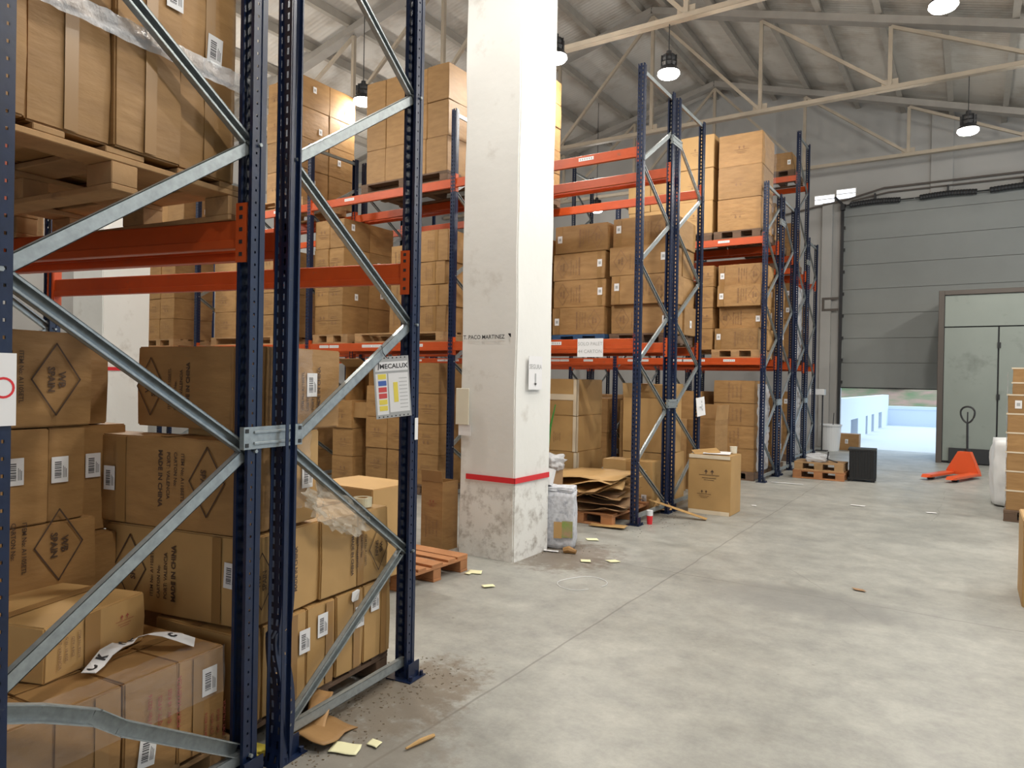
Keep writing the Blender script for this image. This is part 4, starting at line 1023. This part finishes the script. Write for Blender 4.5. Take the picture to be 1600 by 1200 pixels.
# sixth row
stack('lower load, sixth rack row', -3.82, -3.08, 13.55, D1, 1, 3, .42, .42, ny=2, look='side lit')
stack('floor load, sixth rack row', -3.82, -3.08, 13.55, .144, 1, 3, .42, .42, ny=2, look='wrapped')
stack('upper load, sixth rack row', -3.82, -3.10, 13.55, D2, 1, 2, .35, .42, ny=2, look='dark')
stack('lower deep load, sixth row', -5.5, -4.2, 13.55, D1, 2, 3, .45, .8, look='shaded', kind=2)
pal(-3.85, -3.06, 13.5, M1, 'pallet on lower beams, sixth row', WOODD); pal(-3.85, -3.06, 13.5, 0, 'pallet on the floor, sixth row', WOODD); pal(-3.85, -3.08, 13.5, M2, 'pallet on upper beams, sixth row', WOODD)
# seventh and eighth rows
stack('lower load, seventh rack row', -4.1, -3.30, 16.06, D1, 1, 4, .40, .44, ny=2, look='film wrapped')
stack('upper load, seventh rack row', -4.1, -3.32, 16.06, D2, 1, 2, .42, .44, ny=2, look='dim')
stack('topmost load, seventh rack row', -3.95, -3.36, 16.06, 6.26, 1, 1, .40, .8, look='dark')
stack('floor load, seventh rack row', -4.1, -3.30, 16.06, .144, 1, 3, .45, .44, ny=2, look='white wrapped', mt=CARD)
for z, n_ in ((D1 - .144, 'lower beams'), (D2 - .144, 'upper beams'), (6.12, 'topmost beams'), (0, 'the floor')): pal(-4.1, -3.28, 16.02, z, f'pallet on {n_}, seventh row', WOODD)
film('stretch_film', 'bluish white film round the seventh row floor load', (-3.27, 16.05, .1), (0, .95, 0), (0, 0, 1.5), 14, 24, .06, FILMW, 12)
film('stretch_film', 'bluish white film round the seventh row lower load', (-3.27, 16.05, 2.2), (0, .95, 0), (0, 0, 1.6), 14, 24, .05, FILMW, 13)
stack('lower load, eighth rack row', -4.1, -3.32, 17.3, D1, 1, 3, .42, .42, ny=2, look='film wrapped')
pal(-4.1, -3.28, 17.24, D1 - .144, 'pallet on lower beams, eighth row', WOODD)
# more loads deep in the rows, seen through gaps
stack('deep floor load, third bay, third row', -11.4, -9.0, 7.8, .0, 4, 3, .44, .8, look='shaded', kind=2)
for nm_, xa, xb, y in (('deep floor load, second bay, fifth row', -8.2, -5.85, 12.4), ('deep floor load, second bay, seventh row', -8.4, -6.1, 16.1), ('deep floor load, fourth bay, fifth row', -13.6, -11.3, 12.4)):
    stack(nm_, xa, xb, y, 0, 3, 2, .66, .8, look='dim', kind=2, prints=None)
# beside the nearest rack, seen left
stack('upper load behind the far left frame', -6.8, -5.5, 1.6, 2.45, 2, 3, .42, .8, look='dusky', kind=1)

# LAMPS ====================================================================
def lamp(x, y, z, top, label, power=1):
    e = empty('bay_lamp', (x, y, z)); e.scale = (1.28, 1.28, 1.0); tag(e, label, 'lamp', 'hanging bay lamps')
    mb = MB(); mb.tube([(0, 0, .34), (0, 0, top - z)], .006, 6); build(mb, 'suspension_rod', DARK, e)
    mb = MB(); mb.lathe([(0, .36), (.03, .36), (.035, .30), (.075, .29), (.085, .24), (.08, .20), (.095, .17), (.085, .12), (.125, .06), (.13, .035), (0, .035)], 20)
    for k in range(8):
        a = k * math.pi / 4; mb.box(.06, .10, -.004, .004, .12, .28, M=Matrix.Rotation(a, 4, 'Z'))
    lh = build(mb, 'lamp_housing', DARK, e)
    mb = MB(); mb.lathe([(.128, .035), (.132, .0), (.11, -.035), (.06, -.055), (0, -.06)], 24); me = mb.mesh('lens', LENS); smooth(me); link('lens', me, lh)
    lamp_light(x, y, z - .09, LAMPE * power)
q = G(1047, 122, 6.35); lamp(q.x, 10.45, 6.38, 7.15, 'round hanging lamp just above the third row end frame', .6)
lamp(-5.24, 9.1, 6.38, roofz(-5.4) - .2, 'hanging lamp half hidden by the right edge of the pillar')
lamp(-8.9, 8.85, 6.38, roofz(-8.9) - .2, 'hanging lamp between the posts left of the pillar', .3)
lamp(-.40, 10.45, 6.45, 7.15, 'lamp cut by the top edge of the picture', .8)
lamp(-.155, 14.9, 6.18, 7.15, 'hanging lamp at far right above the wide door')
lamp(-8.8, 17.7, 6.35, roofz(-8.8) - .2, 'small distant lamp seen above the lower cartons')
# ITEMS ====================================================================
# aisle pallet with carton, leaning carton
pallet(-4.22, 4.52, 0, 'reddish pallet on the aisle floor beside the pillar', lx=1.2, ly=.82, mt=WOODR)
c0 = G(580, 765, .83)
carton(c0.x - .32, c0.y + .26, .146, .64, .50, .68, 'pale topped carton standing on the reddish pallet', mt=CARDL, toptape=False)
open_carton(-4.33, 5.42, 0, .26, .24, .66, 'slim upright carton with open lid beside the pillar base', flaps=(96, None, None, None), prints=[('f', 0, .45, .6, False, 2, INKR), ('f', 0, .22, .8, False, 1, INKF)])
# placard on the brace
e = empty('safety_placard', (-2.545, 2.77, 1.60), 0); tag(e, 'hanging rack safety placard with coloured fields, wrapped in plastic', 'sign')
e.rotation_euler = (R(5), 0, ROT - .45); e.scale = (.86, .86, .80)
mb = MB(); mb.box(-.002, .002, -.115, .125, -.20, .20)
for k in range(8):
    for z in (-.19, .19): mb.box(.002, .003, -.10 + k * .028, -.092 + k * .028, z - .004, z + .004, 3)
mb.box(.002, .003, -.105, .115, .105, .165, 1); mb.box(.002, .003, -.02, .115, -.165, .09, 1); mb.box(.002, .003, -.105, -.03, -.175, .09, 1)
mb.box(.0031, .004, .01, .04, -.10, .03, 5)
for k, (z, c) in enumerate(((.055, 5), (.012, 6), (-.03, 7), (-.07, 7), (-.11, 5), (-.15, 5))): mb.box(.0031, .004, -.09, -.036, z, z + .032, c)
for k in range(9): mb.box(.0031, .0036, .05, .105, -.14 + k * .024, -.136 + k * .024, 0)
addtext(mb, 'MECALUX', .042, T(.0036, .02, .135) @ RIGHT, 3, 'CENTER', .001)
mb.tube([(.004, -.085, .115), (.004, -.078, .16)], .003, 5, 3)
build(mb, 'board', [GREYP, PAPER, PAPER, BLACK, PAPER, YEL, BLUE, REDP], e)
mb = MB(); mb.tube([(.0, -.02, .19), (.01, -.05, .225), (.02, -.06, .27)], .003, 5); build(mb, 'tie', BLACK, e)
# small tag on fourth row post, paper sign on the beam
e = empty('post_tag', (-3.17, 9.72, 1.32)); tag(e, 'white tag tied to the fourth row end post', 'sign'); e.rotation_euler = (R(8), 0, R(-20))
mb = MB(); mb.box(-.002, .002, -.09, .09, -.13, .13); mb.lathe([(.0, 0), (.03, 0), (.03, .002), (.0, .002)], 14, 1); 
for z in (-.06, .0, .05): mb.box(.002, .003, .02, .035, z, z + .03, 1)
build(mb, 'board', [PAPER, GREYP], e)
e = empty('paper_sign', (-3.83, 7.60, 2.045)); tag(e, 'white paper sign reading SOLO PALET 44 CARTON on the beam', 'sign')
mb = MB(); mb.box(-.17, .17, -.0015, 0, -.11, .11); addtext(mb, 'SOLO PALET', .058, T(0, -.003, .045) @ FRONT, 1); addtext(mb, '44 CARTON', .058, T(0, -.003, -.045) @ FRONT, 1); build(mb, 'sheet', [PAPER, GREYP], e)
# white stickers on the second row right post and left post
e = empty('post_notice'); tag(e, 'notice with red ring stuck to the leftmost post', 'sign'); q = N3(-.043, -.03, 1.60); e.location = q; e.rotation_euler.z = ROT
mb = MB(); mb.box(0, .002, -.035, .035, -.11, .10, 0)
for k in range(20):
    a = 2 * math.pi * k / 20; b2 = 2 * math.pi * (k + 1) / 20
    mb.add([(.0025, math.cos(a) * r, math.sin(a) * r) for r in (.024, .031)] + [(.0025, math.cos(b2) * r, math.sin(b2) * r) for r in (.031, .024)], [(0, 1, 2, 3)], 1)
build(mb, 'sheet', [PAPER, RED], e)
e = empty('post_sticker'); tag(e, 'narrow white sticker on the post below the placard', 'sign'); q = N3(-.043, 2.06, 1.37); e.location = q; e.rotation_euler.z = ROT
mb = MB(); mb.box(0, .002, -.015, .015, -.06, .06); build(mb, 'sheet', PAPER, e)
# sack beside pillar
def blob(name, w, d, h, mt, amp=.02, seed=0, sq=.35, parent=None, M=None):
    bm = bmesh.new(); bmesh.ops.create_cube(bm, size=1); bmesh.ops.subdivide_edges(bm, edges=bm.edges[:], cuts=11, use_grid_fill=True)
    for v in bm.verts:
        p = v.co * 2; s_ = p.normalized(); q = p.lerp(s_ * 1.15, sq); n_ = noise.noise(q * 2.2 + Vector((seed, 0, 0))) + .5 * noise.noise(q * 6 + Vector((0, seed, 0)))
        q = Vector((q.x * w / 2, q.y * d / 2, (q.z * .5 + .5) * h)) + s_ * n_ * amp; q.z = max(q.z, 0); v.co = q
    me = bpy.data.meshes.new(name); bm.to_mesh(me); bm.free(); me.materials.append(mt); smooth(me); return link(name, me, parent, M)
q = G(872, 855)
o = blob('woven_sack', .31, .27, .56, SACKM, .018, 3, .14); o.location = (-3.42, 6.20, 0); tag(o, 'white woven bale with green printed panel against the pillar', 'sack'); o.rotation_euler.z = .35
mb = MB(); mb.box(.04, .145, -.150, -.146, .12, .28); build(mb, 'printed_panel', SACKG, o)
mb = MB(); mb.box(-.04, .04, -.150, -.146, .11, .27); build(mb, 'brown_panel', CARDL, o)
o2 = blob('folded_top', .29, .25, .05, SACKM, .015, 8, .1, o, T(0, 0, .55))
mb = MB(); mb.box(-.13, .02, -.13, .02, 0, .16, M=T(0, 0, 0, .3, R(-12), R(10))); o = build(mb, 'folded_paper', PAPER); o.location = (-3.52, 6.16, .60); tag(o, 'folded white paper poking up behind the pillar', 'paper')
open_carton(-3.93, 6.80, 0, .26, .26, .72, 'open carton with plastic liner behind the woven bale', flaps=(None, None, None, None), mt=CARDI)
o = blob('plastic_liner', .30, .30, .16, FILMW, .05, 5, .4); o.location = (-3.92, 6.79, .66); tag(o, 'crumpled clear liner over the small open carton', 'plastic film')
mb = MB(); q = PY(868, 632, 7.2); q2 = PY(850, 715, 7.2); mb.tube([(q2.x, 7.2, .4), (q2.x + (q.x - q2.x) * .55, 7.2, (q.z + q2.z) / 2 + .05), (q.x, 7.2, q.z)], [.016, .014, .006], 8)
tag(build(mb, 'green_stick', GREEN), 'thin green stick leaning beside the pillar', 'stick')
# cardboard heap on pallet
pallet(-3.82, 7.92, 0, 'pallet buried under flattened cardboard at the end frame', lx=.86, ly=1.14, mt=WOODR)
rr = random.Random(11)
def sheet(cx, cy, z, w, d, rz, label, mt=None, curl=.05, seed=0, t=.006, rx=0, ry=0, group='flattened cardboard heap', name='cardboard_sheet'):
    mb = MB(); n1, n2 = 8, 6; vs = []
    for k in (0, 1):
        for j in range(n2 + 1):
            for i in range(n1 + 1):
                x = (i / n1 - .5) * w; y = (j / n2 - .5) * d
                vs.append((x + .02 * noise.noise(Vector((y * 9, seed, 1))), y + .02 * noise.noise(Vector((x * 9, seed, 2))), curl * noise.noise(Vector((x * 2.6, y * 2.6, seed))) + k * t))
    n_ = (n1 + 1) * (n2 + 1); fs = []
    for j in range(n2):
        for i in range(n1):
            a = j * (n1 + 1) + i; fs += [(a, a + n1 + 1, a + n1 + 2, a + 1), (n_ + a, n_ + a + 1, n_ + a + n1 + 2, n_ + a + n1 + 1)]
    for i in range(n1): fs += [(i, i + 1, n_ + i + 1, n_ + i), (n2 * (n1 + 1) + i + 1, n2 * (n1 + 1) + i, n_ + n2 * (n1 + 1) + i, n_ + n2 * (n1 + 1) + i + 1)]
    for j in range(n2): a = j * (n1 + 1); b2 = a + n1; fs += [(a + n1 + 1, a, n_ + a, n_ + a + n1 + 1), (b2, b2 + n1 + 1, n_ + b2 + n1 + 1, n_ + b2)]
    mb.add(vs, fs); o = build(mb, name, mt or CARD); smooth(o.data); o.location = (cx, cy, z); o.rotation_euler = (rx, ry, rz); return tag(o, label, 'cardboard', group)
nm = ['lowest dark', 'second dark', 'third', 'middle', 'fifth crumpled', 'sixth crumpled', 'upper pale', 'uppermost pale']
for i in range(8):
    sheet(-3.92 + rr.uniform(-.06, .06), 7.74 + rr.uniform(-.05, .05), .19 + i * .046, 1.05 + rr.uniform(-.08, .14), .84 + rr.uniform(-.1, .1), rr.uniform(-.45, .45) * (i != 7), f'{nm[i]} flattened carton in the cardboard heap', CARDL if i > 4 else (CARDI if i < 3 else CARD), curl=(.10, .12, .13, .16, .15, .14, .10, .06)[i], seed=2 + i * .45, ry=(-.02, .03, -.05, .02, -.04, .03, -.05, -.06)[i])
def scrap(px, py, w, d, rz, label, mt, z=.012, curl=.01, cat='paper', rx=0, seed=0, name='paper_scrap'):
    q = G(px, py); o = sheet(q.x, q.y, z, w, d, rz, label, mt, curl, seed, .0015 if cat == 'paper' else .005, rx, group=None, name=name); o['category'] = cat; return o
scrap(950, 824, .42, .16, .1, 'flat cardboard strip on the floor before the heap', CARDL, .02, cat='cardboard', name='cardboard_sheet')
scrap(1030, 800, .28, .20, .8, 'bent cardboard piece between the end frame posts', CARDL, .10, .04, 'cardboard', .6, 4, 'cardboard_sheet')
q = G(1040, 795); 
mb = MB(); mb.box(-.36, .36, -.05, .05, 0, .008, b=.002); o = build(mb, 'cardboard_strip', CARDL); a = G(1098, 813); b_ = PX(1018, 780, -3.35); o.location = ((a.x - 3.3) / 2, (a.y + 8.35) / 2, .10); o.rotation_euler = (0, R(14), R(8)); tag(o, 'long cardboard strip sticking out from the end frame', 'cardboard')
mb = MB(); mb.lathe([(0, 0), (.03, 0), (.036, .10)], 14, 1); mb.lathe([(.036, .10), (.038, .16), (0, .16)], 14, 0); o = build(mb, 'paper_cup', [PAPER, RED]); o.location = (-3.12, 7.80, 0); tag(o, 'red and white cup behind the end post foot', 'cup')
for i, (px, py, w, d, rz, lab, mt) in enumerate((
    (742, 895, .12, .10, .4, 'yellow paper sheet right of the reddish pallet', PAPERY), (732, 897, .05, .06, .1, 'small yellow paper at the reddish pallet corner', PAPERY), (763, 917, .10, .07, .9, 'crumpled yellow paper in front of the pillar', PAPERY),
    (915, 878, .09, .08, .5, 'left of two yellow notes right of the pillar', PAPERY), (958, 878, .10, .08, .9, 'right of two yellow notes right of the pillar', PAPERY), (925, 844, .12, .09, .6, 'yellow note near the cardboard heap', PAPERY),
    (860, 862, .16, .05, .2, 'torn white paper at the foot of the bale', PAPER), (1340, 791, .18, .06, .0, 'white scrap on the aisle floor far off', PAPER), (1455, 802, .12, .08, .3, 'grey pair of scraps in the right aisle', PAPER),
    (1342, 923, .08, .06, .3, 'small brown leaf like scrap on the concrete', CARDI), (1230, 756, .5, .05, .1, 'line of pale scraps by the fifth row frame', PAPER), (1178, 791, .06, .05, .2, 'tiny white scrap near the free standing carton', PAPER),
    (540, 1172, .13, .09, .5, 'yellow paper sheet at the bent post foot', PAPERY), (585, 1164, .06, .05, .1, 'torn yellow paper bit beside the yellow sheet', PAPERY))):
    scrap(px, py, w, d, rz, lab, mt, .008 + .001 * i % .004, .015 if 'crumpled' in lab else .006, seed=i)
o = scrap(505, 1150, .20, .26, ROT + .1, 'folded brown cardboard piece at the bent post foot', CARD, .03, .03, 'cardboard', -.15, 9, 'cardboard_sheet')
o = scrap(497, 1135, .10, .22, ROT + .5, 'upright flap of cardboard under the lowest brace', CARD, .07, .02, 'cardboard', .5, 12, 'cardboard_sheet')
o = scrap(400, 1178, .12, .10, .4, 'yellow orange wrapper between the two nearest posts', YEL, .02, .03, 'paper', 0, 15)
mb = MB(); a = G(634, 1174); b_ = G(678, 1153); mb.tube([(a.x, a.y, .012), ((a.x + b_.x) / 2, (a.y + b_.y) / 2, .016), (b_.x, b_.y, .012)], [.005, .011, .009], 7); tag(build(mb, 'wood_splinter', CARDL), 'pale wood splinter on the floor near the bottom edge', 'splinter')
mb = MB(); q = G(910, 912); pts = [(q.x + .17 * math.cos(t) * (1 + .2 * math.sin(2 * t)), q.y + .22 * math.sin(t), .005) for t in [k * .3 for k in range(20)]]; mb.tube(pts, .0025, 5); tag(build(mb, 'plastic_strap', WHITEPL), 'loop of white strapping on the floor before the pillar', 'strap')
mb = MB(); q = G(884, 864); mb.tube([(q.x - .02, q.y, .02), (q.x + .03, q.y + .01, .035), (q.x + .10, q.y + .02, .02)], [.03, .035, .02], 8); tag(build(mb, 'crumpled_wrapper', CARD), 'crumpled brown wrapper at the bale foot', 'litter')
# grit around the feet
mb = MB(); rr = random.Random(4)
for i in range(700):
    k = rr.random()
    if k < .6: p = N3(rr.gauss(-.05, .12), rr.uniform(.9, 2.35))
    elif k < .8: p = Vector((-3.4 + rr.gauss(0, .2), 6.05 + rr.gauss(0, .15), 0))
    else: p = Vector((-3.15 + rr.gauss(0, .18), 8.2 + rr.gauss(0, .6), 0))
    s_ = rr.uniform(.0015, .006); mb.box(-s_ * rr.uniform(.6, 2.2), s_, -s_ * .6, s_ * .6, 0, s_ * .5, M=T(p.x, p.y, 0, rr.uniform(0, 3)))
o = build(mb, 'floor_grit', DIRT); o['kind'] = 'stuff'; o['label'] = 'dirt and wood chips around the rack feet'; o['category'] = 'debris'

# mid aisle: pallet with bits, black crate
pallet(-2.24, 13.62, 0, 'worn pallet on the aisle floor left of the black crate', lx=.84, ly=.62, mt=WOODR)
pallet(-2.24, 13.62, .146, 'upper thin pallet stacked on the worn aisle pallet', lx=.80, ly=.58, mt=WOOD, full=False)
o = blob('film_bundle', .34, .40, .13, FILMW, .03, 2); o.location = (-2.3, 13.6, .291); tag(o, 'crumpled film lying on the aisle pallets', 'plastic film')
mb = MB(); mb.box(-.12, .12, -.02, .02, 0, .02, M=T(0, 0, 0, .4, 0, .3)); mb.box(-.01, .01, -.01, .01, 0, .16, M=T(-.05, 0, 0, .4, 0, .1)); o = build(mb, 'hand_tool', DARK); o.location = (-2.08, 13.55, .32); tag(o, 'dark hand tool on the aisle pallets', 'tool')
e = empty('black_crate', (-1.59, 13.72, 0)); tag(e, 'black ribbed plastic crate standing on the aisle floor', 'crate'); e.rotation_euler.z = .08
mb = MB(); mb.box(-.20, .20, -.20, .20, .03, .54, b=.01); build(mb, 'crate_body', PLBLK, e)
for i in range(9):
    for fc in (0, 1):
        x = -.18 + i * .045; M_ = T(x, -.21, .03) if fc == 0 else T(.21, x, .03, math.pi / 2); link('rib', piece(.014, .02, .50, PLBLK, 'rib'), e, M_)
for z in (.03, .53): link('rim', piece(.44, .44, .03, PLBLK, 'rim'), e, T(0, 0, z))
for sx_ in (-.17, .17):
    for sy_ in (-.17, .17): link('foot', piece(.06, .06, .03, PLBLK, 'foot'), e, T(sx_, sy_, 0))
# bin, box by door
e = empty('waste_bin', (-3.0, 19.55, 0)); tag(e, 'white plastic bin near the left door jamb', 'bin')
mb = MB(); mb.lathe([(0, 0), (.20, 0), (.24, .62), (.265, .62), (.265, .66), (.235, .66), (.19, .04), (0, .04)], 24); me = mb.mesh('bin_body', WHITEPL); link('bin_body', me, e)
mb = MB(); mb.tube([(.02, .05, .3), (.06, .0, .95)], .01, 6); build(mb, 'stick', DARK, e)
carton(-2.62, 20.0, 0, .46, .36, .42, 'carton with white label by the left door jamb', stickers=[('f', -.05, .02, 0)], toptape=False)
e = empty('wall_shelf', (-3.30, 19.2, 0)); tag(e, 'slim white stand beside the last rack frame', 'stand')
mb = MB(); mb.box(-.15, .20, -.12, .12, 1.40, 1.55, b=.01); build(mb, 'tray', WHITEPL, e)
mb = MB(); mb.box(.13, .16, -.02, .02, 0, 1.4); build(mb, 'pole', DARK, e); mb = MB(); mb.box(.0, .28, -.12, .12, 0, .02); build(mb, 'base', DARK, e)

# pallet truck: forks point at the camera, the tapered plate behind them
e = empty('pallet_truck', (0, 0, 0), R(70)); tag(e, 'orange hand pallet truck standing before the grey doors', 'pallet truck')
tip = G(1482, 755); e.location = tip - (Matrix.Rotation(R(70), 3, 'Z') @ Vector((-1.08, -.20, 0)))
for y in (-.20, .20):
    mb = MB(); mb.box(-.95, .06, y - .08, y + .08, .05, .10, b=.008); mb.add([(-.95, y - .08, .05), (-.95, y + .08, .05), (-.95, y + .08, .10), (-.95, y - .08, .10), (-1.08, y - .05, .055), (-1.08, y + .05, .055)], [(3, 2, 5, 4), (0, 4, 5, 1), (0, 3, 4), (1, 5, 2)])
    build(mb, 'fork', JACK, e)
    mb = MB(); mb.tube([(-.80, y - .05, .042), (-.80, y + .05, .042)], .04, 14); build(mb, 'roller', DARK, e)
mb = MB(); prof = [(-.28, .05), (.28, .05), (.26, .13), (.10, .47), (-.10, .47), (-.26, .13)]; n_ = len(prof)
mb.add([(x + (.06 * (z > .3)), y, z) for x in (.0, .12) for y, z in prof], [tuple(range(n_))[::-1], tuple(range(n_, 2 * n_))] + [(i, (i + 1) % n_, (i + 1) % n_ + n_, i + n_) for i in range(n_)])
mb.box(.12, .30, -.10, .10, .12, .20, b=.01); build(mb, 'chassis', JACK, e)
mb = MB(); mb.tube([(.22, 0, .10), (.22, 0, .52)], .05, 12); mb.tube([(.22, 0, .5), (.20, 0, 1.0)], .02, 8); build(mb, 'tiller', DARK, e)
mb = MB(); pts = [(.20, .115 * math.sin(t) * (1 - .25 * math.cos(t)), 1.15 - .15 * math.cos(t)) for t in [k * math.pi / 10 for k in range(21)]]
mb.tube(pts, .017, 8); mb.tube([(.20, 0, 1.0), (.20, 0, 1.2)], .012, 6); build(mb, 'handle_loop', DARK, e)
mb = MB(); mb.tube([(.22, -.09, .09), (.22, .09, .09)], .085, 18); build(mb, 'steer_wheel', DARK, e)

# white bag and carton stack at right edge
o = blob('big_bag', .95, .8, .95, WHITEPL, .05, 21, .25); o.location = (.72, 12.35, 0); tag(o, 'tall white plastic bag behind the right carton stack', 'bag')
rs = .06
X0, Y0 = .37, 10.72
pallet(X0 + .44, Y0 + .42, 0, 'pallet under the strapped stack at the right edge', lx=.88, ly=.84, mt=WOODD, rz=-rs, full=True)
zz = .144; hs = [.245, .24, .235, .24, .235, .235, .15, .18]
for i, h in enumerate(hs):
    dx = .045 if i >= 6 else 0
    for c in (0,):
        wd = .82; x = X0 + dx + .02 + wd * (c + .5)
        carton(x, Y0 + .41 - (x - X0 - .4) * rs, zz, wd - .006, .80, h - .004, f"flat carton, {ORD[i] if i < 7 else 'top'} tier, strapped stack at right edge", rz=-rs, group='strapped stack at the right edge', stickers=[('f', -.30, .0, 0, True)] if (i, c) == (5, 0) else ([('f', -.12, 0, 0, True)] if (i, c) == (1, 0) else ()), toptape=False, bulge=.004)
    zz += h
mb = MB(); z = .144
for i, h in enumerate(hs):
    z += h; q_ = .045 if i >= 6 else 0; mb.box(-.02 + q_, .86, -.008, -.004, z - .012, z + .006); mb.box(-.024 + q_, -.018 + q_, -.008, .82, z - .012, z + .006)
o = build(mb, 'film_roping', TAPEW); o.location = (X0 + .01, Y0 + .035, 0); o.rotation_euler.z = -rs; tag(o, 'pale film ropes between the tiers of the strapped stack', 'plastic film')
film('stretch_film', 'film curtain down the left edge of the strapped stack', (X0 - .012, Y0 + .02, .15), (0, .1, 0), (0, 0, 1.7), 4, 30, .02, FILMW, 30)
carton(.33 + .30, 6.9, 0, .58, .6, .66, 'pale carton cut off by the right edge of the picture', mt=CARDL)
for k, v in USED.items():
    if v > 1: print('DUP', v, k)
print('OBJECTS', len(COL.objects))
